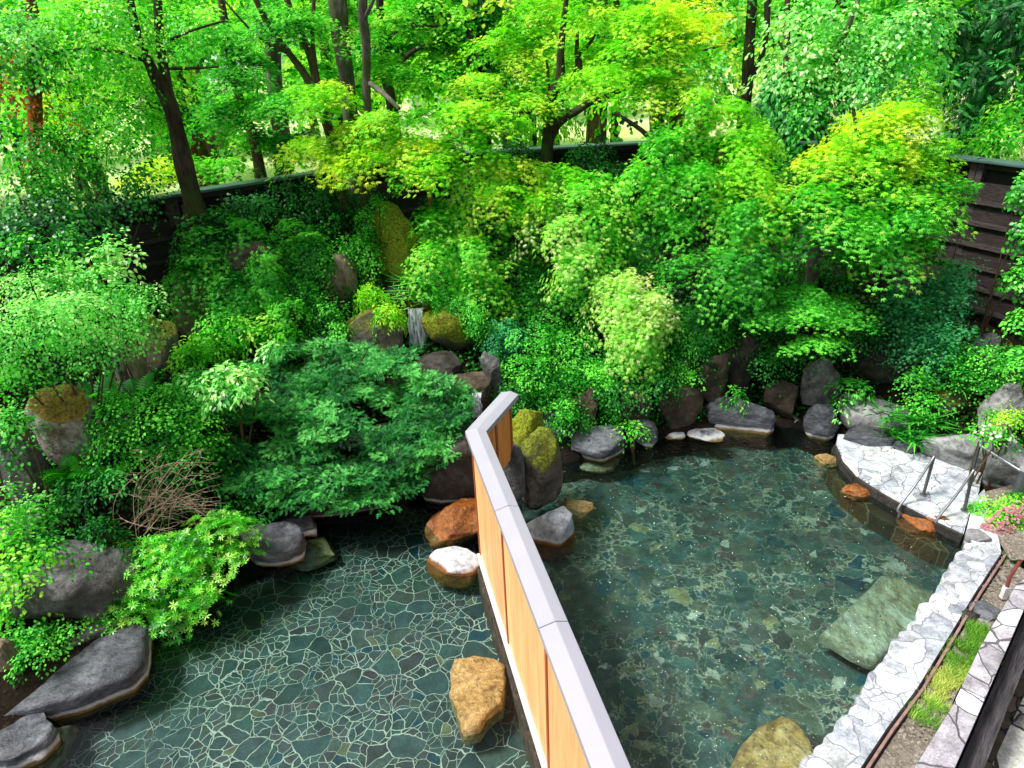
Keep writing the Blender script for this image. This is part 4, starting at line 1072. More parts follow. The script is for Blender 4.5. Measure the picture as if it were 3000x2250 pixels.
def shrub(label, blobs, tpl, pal, size, mat=None, name='shrub', cat='shrub', stems=5, bark='brown', group=None, **kw):
    px, py, Y = blobs[0][0], blobs[0][1] + blobs[0][4] * .6, blobs[0][2]
    f = Py(px, py, Y); z0 = gh(f.x, f.y); base = Vector((f.x, f.y, min(max(z0, -.1), f.z)))
    o = empty(name, tuple(base), label, cat, group)
    if stems:
        rg = random.Random(SEED[0]); parts = []
        for k in range(stems):
            b = blobs[k % len(blobs)]; c = Py(b[0], b[1], b[2]); r = b[3] * depth(c) / F_PX
            tgt = c + Vector((rg.uniform(-.5, .5) * r, rg.uniform(-.3, .3) * r, rg.uniform(-.1, .5) * r)); a = base + Vector((rg.uniform(-.08, .08), rg.uniform(-.08, .08), -.1))
            m = a.lerp(tgt, .5) + Vector((rg.uniform(-.1, .1), rg.uniform(-.1, .1), .08))
            q = smooth_path([(a, .018), (m, .013), (tgt, .006)], 4); parts.append(tube_np([x for x, _ in q], [x for _, x in q], 6))
        V, Fc = join(parts); mesh_np('stem', V, Fc, BK[bark], o)
    crown('foliage', blobs, tpl, pal, size, mat or LM, o, **kw)
    return o

MP = dict(flat=.80, droop=.42, pr=.38, nl=120)          # layered maple sprays
CASC = dict(flat=.55, droop=.85, pr=.36, nl=120)        # cascading maple sprays
# ---------- trees inside the garden
tree('deciduous_tree', 'big brown-barked tree with a forked dark trunk at the left, in front of the fence', (568, 600, 11.2),
     [[(572, 620, 11.2, 64), (550, 520, 11.2, 52), (520, 400, 11.2, 46), (495, 300, 11.2, 44), (440, 190, 11.1, 30), (400, 90, 11.0, 24), (370, -60, 11, 18)],
      [(505, 330, 11.2, 34), (480, 200, 11.3, 30), (465, 80, 11.3, 26), (462, -60, 11.3, 20)],
      [(430, 180, 11.1, 12), (330, 150, 10.8, 9), (220, 145, 10.5, 6), (120, 165, 10.2, 3)], [(480, 200, 11.3, 10), (560, 200, 11.2, 8), (640, 195, 11, 4)], [(470, 130, 11.3, 12), (560, 90, 11, 8), (660, 60, 11, 5)]],
     'dark', [(300, 60, 10.8, 260, 90), (150, 170, 10.4, 170, 70), (420, 230, 11.6, 120, 60, dict(dens=.6)), (560, 90, 11.4, 110, 60, dict(dens=.7)), (330, 330, 11.4, 170, 60, dict(dens=.7)), (60, 60, 10, 130, 70, dict(pal='pale'))],
     'wide', 'limegr', .050, LMG, flat=.6, droop=.5, pr=.36, nl=76)
tree('maple_tree', 'dark-stemmed maple with a twisting fork and a bright lime crown in the centre', (1600, 500, 12.9),
     [[(1598, 520, 12.9, 42), (1603, 440, 12.9, 36), (1610, 370, 12.9, 35), (1606, 310, 12.9, 30), (1625, 262, 12.9, 34), (1640, 235, 12.9, 30), (1643, 150, 12.9, 22), (1652, 60, 12.8, 17), (1665, -40, 12.8, 12)],
      [(1612, 400, 12.9, 28), (1640, 355, 12.85, 26), (1690, 325, 12.8, 22), (1730, 300, 12.7, 18), (1775, 285, 12.6, 16), (1850, 250, 12.4, 9)],
      [(1625, 262, 12.9, 34), (1668, 248, 12.9, 30), (1695, 205, 12.9, 24), (1690, 150, 12.9, 15), (1692, 90, 12.9, 9)], [(1690, 165, 12.9, 14), (1718, 140, 12.9, 12), (1745, 100, 12.9, 5)],
      [(1600, 335, 12.9, 16), (1560, 330, 12.8, 12), (1500, 325, 12.7, 8)], [(1610, 330, 12.9, 12), (1606, 220, 12.9, 9), (1600, 175, 12.9, 6)]],
     'dark', [(1540, 110, 13.6, 150, 40), (1620, 30, 13.7, 150, 40), (1800, 60, 12.6, 170, 55), (1800, 150, 13.3, 140, 34), (1900, 130, 12.4, 160, 50), (1540, 190, 13.5, 80, 24),
              (1830, 215, 12.3, 190, 38), (1960, 260, 12.2, 140, 45), (2000, 60, 12.5, 150, 60, dict(pal='yellow')), (1480, 300, 12.8, 120, 36), (1400, 250, 13, 70, 30, dict(dens=.7))],
     'maple', 'lime', .060, **MP, dens=.55)
tree('maple_tree', 'cascading lime-green maple whose sprays hang like a curtain right of centre', (2050, 900, 11.2),
     [[(2040, 960, 11.2, 40), (2030, 800, 11.3, 36), (1990, 640, 11.4, 30), (1950, 500, 11.5, 24), (1900, 400, 11.6, 16), (1800, 330, 11.7, 10)], [(1990, 640, 11.4, 22), (2070, 520, 11.2, 18), (2120, 440, 11.1, 10)]],
     'dark', [(2080, 330, 11.6, 110, 60), (2160, 420, 11.1, 100, 60), (2220, 520, 10.8, 100, 80), (2000, 420, 11.4, 120, 60, dict(pal='limegr')), (2060, 540, 10.9, 150, 80, dict(pal='limegr')), (2170, 660, 10.5, 150, 80, dict(pal='mid')),
              (1930, 520, 11.4, 110, 70, dict(pal='limegr')), (1960, 660, 10.9, 120, 80, dict(pal='mid')), (2080, 770, 10.3, 150, 60, dict(pal='mid')), (2250, 770, 10.1, 120, 60, dict(pal='mid')), (2240, 600, 10.6, 70, 50, dict(pal='lime')), (2110, 880, 10.4, 100, 60, dict(pal='deep'))],
     'maple', 'lime', .058, **CASC, dens=.58)
tree('maple_tree', 'maple with golden-yellow tips towering over the right corner of the bath', (2560, 900, 10.9),
     [[(2600, 980, 10.9, 46), (2590, 800, 10.9, 40), (2560, 650, 10.9, 32), (2540, 500, 10.8, 24), (2510, 380, 10.8, 14), (2500, 320, 10.8, 8)], [(2560, 650, 10.9, 24), (2680, 540, 10.8, 16), (2760, 470, 10.8, 10)], [(2560, 620, 10.9, 22), (2450, 560, 10.7, 14), (2350, 530, 10.5, 8)]],
     'dark', [(2580, 340, 10.9, 130, 40, dict(pal='yellow')), (2500, 395, 10.8, 120, 40, dict(pal='yellow')), (2680, 420, 10.8, 120, 50), (2590, 460, 10.6, 150, 55), (2470, 500, 10.5, 120, 55), (2700, 500, 10.7, 80, 50),
              (2640, 560, 10.4, 160, 60, dict(pal='limegr')), (2410, 590, 10.2, 130, 60, dict(pal='limegr')), (2540, 640, 10.1, 160, 70, dict(pal='mid')), (2660, 620, 10.3, 80, 55, dict(pal='limegr')), (2400, 700, 10.0, 120, 55, dict(pal='mid')),
              (2620, 720, 10.0, 120, 60, dict(pal='mid')), (2640, 710, 10.1, 80, 45, dict(pal='limegr')), (2480, 560, 10.4, 90, 60, dict(pal='mid'))],
     'maple', 'lime', .058, **MP, dens=.6)
tree('maple_tree', 'small tiered green maple leaning over the far corner of the right bath', (2400, 1010, 10.3),
     [[(2395, 1040, 10.3, 20), (2390, 960, 10.2, 14), (2380, 900, 10.1, 10), (2400, 850, 10, 6)], [(2385, 920, 10.1, 8), (2300, 905, 9.9, 5)]],
     'dark', [(2390, 888, 9.9, 125, 9), (2290, 925, 9.7, 75, 8), (2475, 925, 9.8, 75, 8), (2400, 1000, 9.6, 75, 8), (2360, 850, 10.0, 70, 8)],
     'maple', 'mid', .046, flat=.95, droop=.35, pr=.24, nl=90, dens=2.0, tbias=.12)
tree('maple_tree', 'yellow-green maple hanging over the rear fence left of centre', (1070, 620, 12.6),
     [[(1070, 640, 12.6, 30), (1068, 500, 12.6, 28), (1075, 380, 12.6, 27), (1073, 250, 12.6, 26), (1072, 120, 12.6, 26), (1062, 40, 12.5, 30), (1066, -60, 12.5, 26)], [(1065, 60, 12.5, 14), (1085, 20, 12.4, 12), (1110, -40, 12.3, 9)],
      [(1078, 240, 12.6, 14), (1130, 280, 12.2, 14), (1170, 320, 11.9, 12)]],
     'grey', [(1180, 370, 11.8, 140, 40, dict(pal='lime')), (1060, 385, 12, 90, 40, dict(pal='yellow')), (1120, 440, 11.8, 120, 35, dict(pal='yellow')), (1300, 330, 12.0, 130, 40), (1420, 370, 12.0, 120, 36, dict(pal='lime')), (1340, 420, 11.8, 110, 30), (1220, 490, 11.5, 90, 40, dict(pal='lime')), (960, 260, 12.1, 90, 30), (900, 430, 12, 60, 30, dict(pal='lime')),
              (1000, 460, 11.9, 50, 24, dict(pal='yellow'))],
     'maple', 'lime', .060, **MP, dens=.5)
tree('maple_tree', 'low maple of pale yellow-green sprays filling the middle of the rock bank', (1590, 820, 11.6),
     [[(1600, 860, 11.6, 34), (1596, 720, 11.7, 30), (1560, 620, 11.8, 22), (1500, 560, 11.8, 14)], [(1596, 700, 11.7, 20), (1680, 620, 11.5, 16), (1760, 560, 11.3, 10)]],
     'dark', [(1450, 490, 12, 100, 36), (1480, 560, 11.6, 110, 40), (1620, 510, 11.9, 110, 30, dict(pal='lime')), (1640, 590, 11.4, 130, 40), (1720, 560, 11.4, 120, 45, dict(pal='limegr')), (1660, 660, 11.1, 110, 50, dict(pal='cream')), (1780, 640, 11.1, 100, 45, dict(pal='limegr')),
              (1300, 640, 11.5, 90, 70, dict(pal='limegr')), (1280, 740, 11.1, 80, 60, dict(pal='limegr')), (1400, 730, 11.1, 60, 70, dict(pal='limegr')), (1400, 820, 10.9, 50, 40, dict(pal='limegr')), (1690, 760, 10.8, 50, 70, dict(pal='cream'))],
     'maple', 'lime', .058, **CASC, dens=.58)
tree('maple_tree', 'cream-green maple sprig cascading over the dense green shrubs', (1840, 960, 10.8),
     [[(1850, 1040, 10.7, 16), (1850, 940, 10.5, 12), (1830, 850, 10.4, 8), (1790, 800, 10.4, 5)]],
     'brown', [(1800, 815, 10.4, 40, 20), (1830, 850, 10.2, 60, 24), (1900, 880, 10.1, 45, 34), (1860, 950, 10.0, 45, 36), (1820, 900, 10.1, 40, 30), (1870, 1000, 9.9, 36, 16)],
     'maple', 'cream', .054, **CASC, dens=.8)
# tall trees in or just behind the fence line
tree('tall_tree', 'grey tree with ivy round its foot, left of two straight trunks by the fence', (1040, 560, 13.6),
     [[(1045, 590, 13.6, 50), (1035, 420, 13.6, 40), (1018, 250, 13.6, 44), (1000, 130, 13.6, 52), (988, 0, 13.6, 58), (985, -80, 13.6, 58)]],
     'grey', [(960, 60, 13.8, 90, 60, dict(dens=.5)), (1140, 90, 13.9, 90, 50, dict(dens=.5)), (1010, 640, 13.0, 45, 110, dict(pal='deep', tpl='oval', size=.05, dens=1.3)), (1150, 200, 13.9, 80, 50, dict(dens=.6))], 'maple', 'limegr', .055, **MP, dens=.7)
tree('leaning_tree', 'slender dark tree leaning left across the upper left, behind the big trunk', (985, 470, 12.9),
     [[(995, 500, 12.9, 34), (960, 370, 12.9, 30), (905, 240, 12.9, 26), (850, 160, 12.9, 20), (790, 80, 12.8, 18), (735, -30, 12.7, 16)], [(940, 330, 12.9, 24), (925, 230, 12.9, 26), (905, 150, 12.9, 24), (870, 80, 12.9, 20), (830, -30, 12.9, 18)], [(925, 200, 12.9, 14), (915, 100, 12.9, 12), (922, -30, 12.9, 10)],
      [(850, 160, 12.9, 10), (760, 110, 12.9, 8), (690, 40, 12.8, 6), (640, -20, 12.8, 5)]],
     'brown', [(760, 90, 12.8, 120, 50, dict(dens=.6)), (880, 60, 12.7, 100, 40, dict(dens=.6)), (700, 240, 12.6, 110, 45, dict(dens=.7)), (830, 300, 12.5, 90, 40, dict(dens=.6)), (650, 330, 12.6, 80, 40, dict(dens=.5))], 'maple', 'mid', .055, **MP, dens=.7)
tree('tall_tree', 'ivy-wrapped brown trunk just behind the rear fence', (1420, 330, 17.5), [[(1422, 420, 17.5, 34), (1416, 220, 17.5, 32), (1408, 60, 17.5, 30), (1404, -60, 17.5, 30)]], 'dark',
     [(1415, 120, 17.3, 36, 130, dict(pal='deep', tpl='oval', size=.07)), (1330, 40, 17.5, 120, 60), (1500, 80, 17.6, 90, 50)], 'wide', 'mid', .09, **MP, dens=.6)
tree('tall_tree', 'straight slim grey trunk left of the ivy-wrapped one behind the rear fence', (1380, 330, 17.0), [[(1380, 420, 17.0, 24), (1380, 240, 17.0, 23), (1376, 100, 17.0, 22), (1374, -60, 17.0, 21)]], 'grey', [(1250, 60, 17.3, 110, 50), (1200, 150, 17.4, 90, 40)], 'wide', 'limegr', .09, **MP, dens=.5)
tree('tall_tree', 'pale thin trunk with a bare fork behind the rear fence', (1478, 300, 18.0), [[(1480, 420, 18, 20), (1476, 220, 18, 17), (1466, 100, 18, 16), (1462, 30, 18, 16), (1450, -60, 18, 10)], [(1465, 60, 18, 10), (1490, 20, 18, 8), (1500, -40, 18, 6)]], 'pale', [(1520, 180, 18, 80, 50)], 'wide', 'mid', .09, **MP, dens=.5)
tree('tall_tree', 'crooked thin stem crossing between the pale trunk and the maple crown', (1500, 290, 16.8), [[(1530, 420, 16.8, 12), (1480, 280, 16.8, 12), (1420, 200, 16.8, 11), (1370, 120, 16.8, 9), (1320, 50, 16.8, 7), (1250, 20, 16.8, 5)]], 'grey', [], 'wide', 'mid', .09)
tree('tall_tree', 'mossy brown trunk behind the left fence, its limb reaching right', (1150, 350, 16.5), [[(1165, 460, 16.5, 34), (1150, 330, 16.5, 30), (1128, 200, 16.5, 28), (1118, 80, 16.5, 26), (1108, -60, 16.5, 22)], [(1150, 215, 16.5, 18), (1210, 150, 16.5, 14), (1300, 120, 16.5, 8)], [(1130, 120, 16.5, 14), (1180, 80, 16.5, 12), (1280, 75, 16.5, 7)]], 'dark',
     [(1240, 30, 16.8, 100, 45, dict(pal='limegr')), (1100, 130, 16.8, 60, 50), (1300, 180, 16.8, 70, 30, dict(pal='limegr'))], 'wide', 'mid', .085, **MP, dens=.6)
tree('tall_tree', 'broad pale-barked trunk half hidden by leaves behind the left fence', (830, 500, 15.5), [[(838, 560, 15.5, 56), (828, 420, 15.5, 54), (810, 300, 15.5, 46), (800, 180, 15.5, 44), (795, -60, 15.5, 44)]], 'grey',
     [(780, 30, 15.2, 90, 40), (870, 420, 15, 60, 40, dict(pal='deep')), (740, 420, 14.9, 80, 35, dict(pal='limegr')), (720, 300, 15, 80, 40, dict(pal='limegr'))], 'maple', 'mid', .065, **MP, dens=.7)
tree('tall_tree', 'mossy leaning trunk, first to the right of the big forked tree', (760, 500, 14.6), [[(775, 560, 14.6, 34), (745, 420, 14.6, 28), (700, 280, 14.6, 24), (672, 150, 14.6, 26), (655, 50, 14.6, 22), (640, -60, 14.6, 18)]], 'brown', [(620, 130, 14.4, 100, 50), (700, 180, 14.3, 80, 40), (640, 480, 14, 90, 40, dict(pal='limegr')), (480, 500, 13.4, 70, 30, dict(pal='yellow'))], 'maple', 'mid', .06, **MP, dens=.6)
tree('tall_tree', 'short reddish-brown trunk seen beside the red shed', (570, 440, 17.5), [[(568, 520, 17.5, 22), (572, 400, 17.5, 20), (575, 330, 17.5, 18), (580, 200, 17.5, 14)]], 'red', [(600, 280, 17.5, 100, 50), (500, 330, 17.5, 100, 50, dict(pal='limegr'))], 'wide', 'mid', .09, **MP, dens=.5)
tree('tall_tree', 'dark forked trunk with a pale stripe right of the bright maple crown', (2180, 370, 15.9),
     [[(2175, 440, 15.9, 40), (2182, 320, 15.9, 34), (2190, 220, 15.9, 34), (2196, 100, 15.9, 30), (2205, -60, 15.9, 26)], [(2195, 230, 15.9, 22), (2225, 180, 15.9, 18), (2245, 90, 15.9, 17), (2250, -60, 15.9, 16)], [(2160, 110, 15.9, 10), (2090, 140, 15.8, 7), (2020, 155, 15.8, 4)]],
     'dark', [(2120, 40, 15.8, 90, 50), (2080, 180, 15.8, 90, 50), (2060, 260, 15.8, 80, 40, dict(dens=.5))], 'oval', 'pale', .10, LMG, flat=.5, droop=.5, pr=.4, nl=24, dens=.6)
tree('tall_tree', 'thick grey trunk cut off by the rear fence top, right of the maple', (1925, 380, 20), [[(1925, 450, 20, 50), (1928, 330, 20, 44), (1938, 200, 20, 36), (1945, 60, 20, 34), (1950, -60, 20, 32)]], 'grey', [(1960, 30, 19.8, 90, 50)], 'wide', 'lime', .09, **MP, dens=.5)
for i, (px, w, lab) in enumerate(((1765, 22, 'left one of a close pair of brown trunks over the rear fence'), (1799, 24, 'right one of a close pair of brown trunks over the rear fence'))):
    tree('tall_tree', lab, (px, 390, 19), [[(px, 450, 19, w), (px + 3, 320, 19, w), (px + 6, 150, 19, w * .8), (px + 8, -60, 19, w * .7)]], 'brown', [(px - 20 + 60 * i, 90, 19, 70, 60)], 'wide', 'limegr', .09, **MP, dens=.5)
tree('tall_tree', 'thin brown trunk in the gap left of the centre maple', (1560, 300, 18.5), [[(1562, 420, 18.5, 22), (1560, 280, 18.5, 22), (1556, 120, 18.5, 16), (1556, -60, 18.5, 14)]], 'brown', [(1600, 250, 18.5, 70, 40)], 'wide', 'limegr', .09, **MP, dens=.6)
tree('ivy_covered_tree', 'leaf-clad tree with rusty red leaves at the far left', (110, 480, 10.6), [[(110, 620, 10.6, 40), (105, 420, 10.6, 36), (100, 250, 10.6, 34), (95, 100, 10.6, 30), (90, -60, 10.6, 26)]], 'red',
     [(100, 260, 10.4, 75, 150, dict(pal='red')), (60, 420, 10.3, 110, 120), (40, 180, 10.2, 80, 120), (170, 450, 10.6, 90, 70)], 'oval', 'mid', .065, LMG, flat=.3, droop=.5, pr=.3, nl=36, dens=.9)
tree('ivy_covered_tree', 'sunlit yellow-green tree in the gap between the left trees', (230, 480, 14.5), [[(230, 560, 14.5, 20), (235, 400, 14.5, 16), (240, 280, 14.5, 10)]], 'brown', [(210, 300, 14.3, 70, 60), (180, 230, 14.4, 60, 40, dict(pal='limegr')), (260, 350, 14.4, 80, 40, dict(pal='limegr'))], 'oval', 'yellow', .08, None, flat=.4, droop=.5, pr=.35, nl=30)
# ---------- top right: pale broad-leaved tree and dark cedars
tree('broadleaf_tree', 'large pale glossy broad-leaved tree filling the upper right', (2420, 560, 13.2),
     [[(2420, 640, 13.2, 34), (2410, 400, 13.2, 28), (2440, 200, 13.1, 20), (2500, 40, 13, 14), (2540, -60, 13, 9)], [(2420, 300, 13.2, 14), (2330, 200, 13.2, 9), (2280, 120, 13.2, 6)]],
     'grey', [(2330, 60, 13.2, 120, 60), (2480, 50, 13, 130, 55), (2620, 80, 13, 130, 55), (2390, 170, 12.9, 140, 55), (2540, 180, 12.8, 130, 50), (2680, 180, 12.7, 110, 50, dict(pal='limegr')), (2440, 280, 12.8, 120, 45, dict(pal='mid')), (2560, 270, 12.6, 100, 40), (2360, 340, 12.8, 90, 60, dict(pal='mid')), (2700, 60, 13.2, 90, 60), (2700, 270, 12.3, 120, 30, dict(pal='lime', tpl='maple', size=.055))],
     'oval', 'pale', .082, LMG, flat=.5, droop=.6, pr=.40, nl=52, dens=.9)
def cedar(label, base, blobs, w=40):
    px, py, Y = base
    return tree('cedar_tree', label, base, [[(px, py, Y, w), (px + 5, py - 300, Y, w * .8), (px + 8, py - 600, Y, w * .6)]], 'brown', blobs, 'droop', 'deep', .22, LMN, flat=.3, droop=1.0, pr=.42, nl=40)
cedar('tall dark cedar with hanging sprays in the upper right corner', (2900, 560, 14.5), [(2880, 60, 14.5, 150, 90), (2960, 200, 14.2, 110, 100), (2830, 240, 14.2, 110, 80), (2900, 350, 14, 110, 70), (2980, 60, 14.4, 90, 90), (2790, 120, 14.6, 100, 80), (2820, 380, 14, 90, 40)], 50)
cedar('dark cedar with drooping boughs beside the dark forked trunk', (2300, 430, 15.2), [(2290, 280, 15.2, 70, 60), (2330, 340, 15, 80, 50), (2260, 330, 15.3, 50, 40), (2400, 380, 14.8, 60, 40), (2350, 230, 15.2, 80, 60)], 24)
shrub('light green feathery bush over the right fence', [(2880, 420, 12.9, 110, 40), (2960, 400, 12.8, 90, 60), (2960, 330, 13.5, 60, 40)], 'narrow', 'limegr', .10, stems=3, flat=.3, droop=.7, pr=.35, nl=36)
# ---------- big blue-green juniper over the left bath
o = shrub('wide dark green juniper spreading in tiers over the left bath',
   [(900, 1160, 8.9, 190, 30), (720, 1110, 9.1, 130, 24), (1110, 1070, 9.3, 140, 26), (1000, 1030, 9.7, 120, 22), (1250, 1130, 9.1, 100, 26), (760, 1220, 8.5, 130, 24), (1000, 1240, 8.4, 150, 26), (1200, 1200, 8.8, 130, 28), (1300, 1240, 8.5, 60, 30), (800, 1370, 8.0, 150, 26),
    (1010, 1370, 8.0, 160, 26), (1130, 1300, 8.3, 120, 30), (920, 1440, 7.7, 120, 20), (670, 1320, 8.2, 80, 20), (1250, 1320, 8.2, 70, 26), (880, 1030, 9.6, 90, 20), (1100, 1430, 7.8, 60, 18), (1330, 1160, 8.9, 40, 24), (880, 1290, 8.3, 120, 22), (620, 1390, 8.0, 60, 18), (640, 1190, 8.7, 90, 22), (1320, 1290, 8.4, 60, 26), (1170, 1400, 8.0, 90, 26), (740, 1410, 7.8, 90, 20), (1060, 1450, 7.7, 80, 18), (1360, 1200, 8.7, 40, 26)],
   'needle', 'jun', .07, LMN, name='juniper', cat='juniper', stems=16, bark='dark', flat=.7, droop=-.22, pr=.19, nl=96, dens=.95, inner=.3, tbias=-.04)
# ---------- shrubs
S = shrub
S('big pale-green small-leaved shrub billowing at the left edge', [(150, 900, 7.8, 200, 70), (330, 900, 8.2, 120, 50), (60, 1000, 7.4, 140, 80), (250, 1010, 7.7, 170, 60), (100, 840, 8.2, 150, 40), (400, 960, 8.3, 80, 30), (420, 880, 8.5, 50, 24), (250, 830, 8.5, 90, 20), (60, 1100, 7.3, 100, 30, dict(pal='mid'))],
  'oval', 'pale', .042, stems=9, flat=.45, droop=.4, pr=.22, nl=60)
S('twiggy light-leaved shrub standing against the dark shade at the left', [(260, 780, 8.8, 100, 60), (330, 740, 9.0, 60, 40), (80, 740, 8.6, 80, 50, dict(pal='mid')), (200, 700, 9.0, 60, 30, dict(pal='mid'))], 'oval', 'pale', .065, LMG, stems=8, bark='pale', flat=.4, droop=.5, pr=.2, nl=24)
S('leafy herb mat trailing left of the juniper', [(420, 1180, 7.8, 130, 50), (560, 1160, 8.1, 110, 40), (380, 1280, 7.4, 150, 50), (520, 1260, 7.7, 130, 50), (480, 1340, 7.4, 110, 40), (600, 1300, 7.9, 90, 40), (310, 1340, 7.1, 50, 26)], 'wide', 'mid', .038, stems=4, flat=.5, droop=.4, pr=.22, nl=60)
S('pale sprig with long shiny leaves on top of the juniper', [(660, 1085, 8.3, 80, 16), (570, 1105, 8.2, 80, 12), (700, 1130, 8.1, 60, 14), (800, 1015, 8.8, 40, 10), (640, 1150, 8.0, 50, 12)], 'narrow', 'pale', .085, LMG, stems=4, flat=.7, droop=.7, pr=.16, nl=22, dens=1.0)
S('whorled azalea of glowing green leaves hanging over the left bath', [(520, 1640, 6.3, 120, 60), (430, 1720, 6.1, 120, 60), (600, 1600, 6.5, 90, 50), (640, 1540, 6.7, 70, 40), (350, 1780, 5.9, 70, 45), (560, 1720, 6.1, 70, 50), (400, 1650, 6.3, 100, 40), (500, 1790, 6, 60, 30), (680, 1640, 6.5, 40, 50)],
  'whorl', 'limegr', .062, LMG, name='azalea', cat='azalea', stems=8, flat=.6, droop=.35, pr=.20, nl=26)
S('bright green shrub at the left edge above the slab', [(60, 1640, 5.9, 110, 80), (110, 1720, 5.8, 90, 60), (30, 1560, 6.1, 80, 60), (30, 1800, 5.6, 60, 50)], 'oval', 'limegr', .05, stems=5, flat=.5, droop=.4, pr=.2, nl=40)
S('pale blue-green shrub at the left edge around the standing stone', [(40, 1230, 6.9, 60, 30), (20, 1320, 6.5, 30, 40, dict(pal='mid')), (60, 1510, 6.4, 90, 34), (200, 1460, 6.8, 60, 26, dict(pal='mid')), (15, 1450, 6.4, 30, 40)], 'oval', 'pale', .05, stems=5, flat=.5, droop=.4, pr=.2, nl=36)
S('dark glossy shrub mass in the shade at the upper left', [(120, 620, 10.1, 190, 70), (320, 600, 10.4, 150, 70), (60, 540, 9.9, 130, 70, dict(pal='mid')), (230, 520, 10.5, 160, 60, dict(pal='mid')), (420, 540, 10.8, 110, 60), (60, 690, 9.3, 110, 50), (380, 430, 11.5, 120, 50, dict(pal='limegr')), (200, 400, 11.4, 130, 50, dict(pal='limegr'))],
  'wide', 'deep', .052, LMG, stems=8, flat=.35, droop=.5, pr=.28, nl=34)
S('ivy thicket climbing over the long left fence run', [(690, 610, 12.0, 90, 34), (820, 580, 12.5, 100, 40), (920, 560, 12.8, 80, 46), (990, 590, 12.9, 60, 70), (620, 650, 11.6, 80, 40), (880, 640, 12.2, 90, 70), (760, 620, 12.1, 80, 40, dict(dens=.5))], 'oval', 'deep', .055, LMG, name='ivy', cat='ivy', stems=4, flat=.2, droop=.6, pr=.25, nl=44)
S('green maple seedling thicket in front of the big left trunk', [(620, 720, 10.9, 120, 60), (700, 690, 11.2, 100, 50), (560, 790, 10.6, 60, 60), (660, 820, 10.5, 60, 50), (770, 720, 11.2, 90, 60), (870, 730, 11.5, 100, 60), (600, 650, 11.3, 110, 50, dict(pal='deep'))], 'maple', 'mid', .054, stems=6, **CASC)
S('creeper with lobed leaves draped over the brown boulder', [(770, 800, 10.5, 70, 60), (780, 870, 10.3, 80, 60), (830, 910, 10.1, 60, 50), (720, 900, 10.2, 50, 50)], 'maple', 'mid', .05, name='creeper', cat='creeper', stems=3, flat=.1, droop=.4, pr=.2, nl=46)
S('mixed green shrub band left of the mossy pinnacle', [(940, 760, 11.4, 90, 60), (900, 860, 10.9, 90, 60), (980, 900, 10.7, 80, 60), (960, 960, 10.4, 90, 50), (1040, 760, 11.8, 60, 60)], 'oval', 'mid', .045, stems=6, flat=.35, droop=.5, pr=.22, nl=50)
S('low yellow-green herbs above the juniper', [(620, 990, 9.6, 100, 40), (720, 960, 9.8, 90, 40), (560, 1030, 9.3, 60, 30), (800, 980, 9.8, 80, 30), (640, 940, 9.9, 80, 30, dict(pal='mid'))], 'narrow', 'limegr', .075, name='herbs', cat='herbs', stems=0, flat=.4, droop=.6, pr=.2, nl=40)
S('ivy curtain on the left flank of the mossy pinnacle', [(1075, 660, 11.9, 40, 70), (1065, 760, 11.7, 45, 80), (1105, 610, 12, 30, 24), (1070, 860, 11.3, 50, 50)], 'oval', 'mid', .045, name='ivy', cat='ivy', stems=3, flat=.1, droop=.5, pr=.2, nl=60)
S('yellow-green grassy cushion on the boulder left of the waterfall', [(1110, 880, 10.6, 60, 35), (1080, 850, 10.8, 40, 30), (1130, 920, 10.3, 40, 25, dict(pal='lime'))], 'narrow', 'lime', .06, name='herbs', cat='herbs', stems=0, flat=.4, droop=.9, pr=.16, nl=60)
S('small-leaved creeper capping the mossy boulder', [(1350, 890, 10.8, 70, 30), (1290, 870, 10.9, 50, 22), (1400, 950, 10.6, 35, 50)], 'oval', 'mid', .032, name='creeper', cat='creeper', stems=0, flat=.2, droop=.3, pr=.13, nl=70)
S('rounded clump of tiny leaves right of the mossy boulder', [(1470, 960, 10.6, 60, 40), (1450, 1020, 10.3, 50, 50), (1510, 1000, 10.4, 50, 50)], 'round', 'blue', .030, stems=4, flat=.15, droop=.3, pr=.14, nl=90)
S('dense fresh-green shrub behind the moss-capped block', [(1580, 980, 10.5, 100, 50), (1680, 1010, 10.4, 100, 60), (1540, 1080, 10.0, 90, 60), (1640, 1110, 9.9, 120, 60), (1560, 1170, 9.7, 90, 50), (1640, 1200, 9.5, 80, 35), (1720, 1090, 10.1, 90, 60), (1770, 1150, 9.9, 60, 40)], 'oval', 'mid', .042, stems=9, flat=.5, droop=.35, pr=.20, nl=66)
S('dark green shrub under the cream-green sprig', [(1830, 1050, 10.1, 100, 60), (1940, 1030, 10.3, 110, 60), (2030, 1010, 10.4, 90, 60), (1980, 940, 10.6, 110, 60), (1900, 1110, 9.9, 120, 50), (2010, 1080, 10.1, 80, 40), (1730, 900, 10.9, 80, 60), (2060, 940, 10.6, 80, 60)], 'oval', 'mid', .042, stems=9, flat=.5, droop=.45, pr=.20, nl=60)
S('leafy thicket in front of the rear fence', [(1400, 540, 13.4, 60, 50), (1500, 450, 13.6, 70, 50), (1720, 460, 13.5, 100, 50), (1380, 620, 12.9, 70, 50), (1820, 520, 13.2, 90, 50), (1480, 640, 12.5, 60, 60), (1700, 700, 12.2, 70, 60), (1840, 760, 11.8, 90, 60), (1780, 800, 11.5, 60, 50)], 'oval', 'deep', .055, LMG, stems=7, flat=.3, droop=.5, pr=.25, nl=44)
S('maple seedlings above the tan egg-shaped rock', [(1500, 760, 11.8, 80, 40), (1580, 800, 11.7, 80, 40), (1520, 860, 11.3, 50, 40), (1660, 880, 11.2, 60, 50), (1600, 720, 12.1, 70, 40)], 'maple', 'mid', .04, stems=5, **CASC)
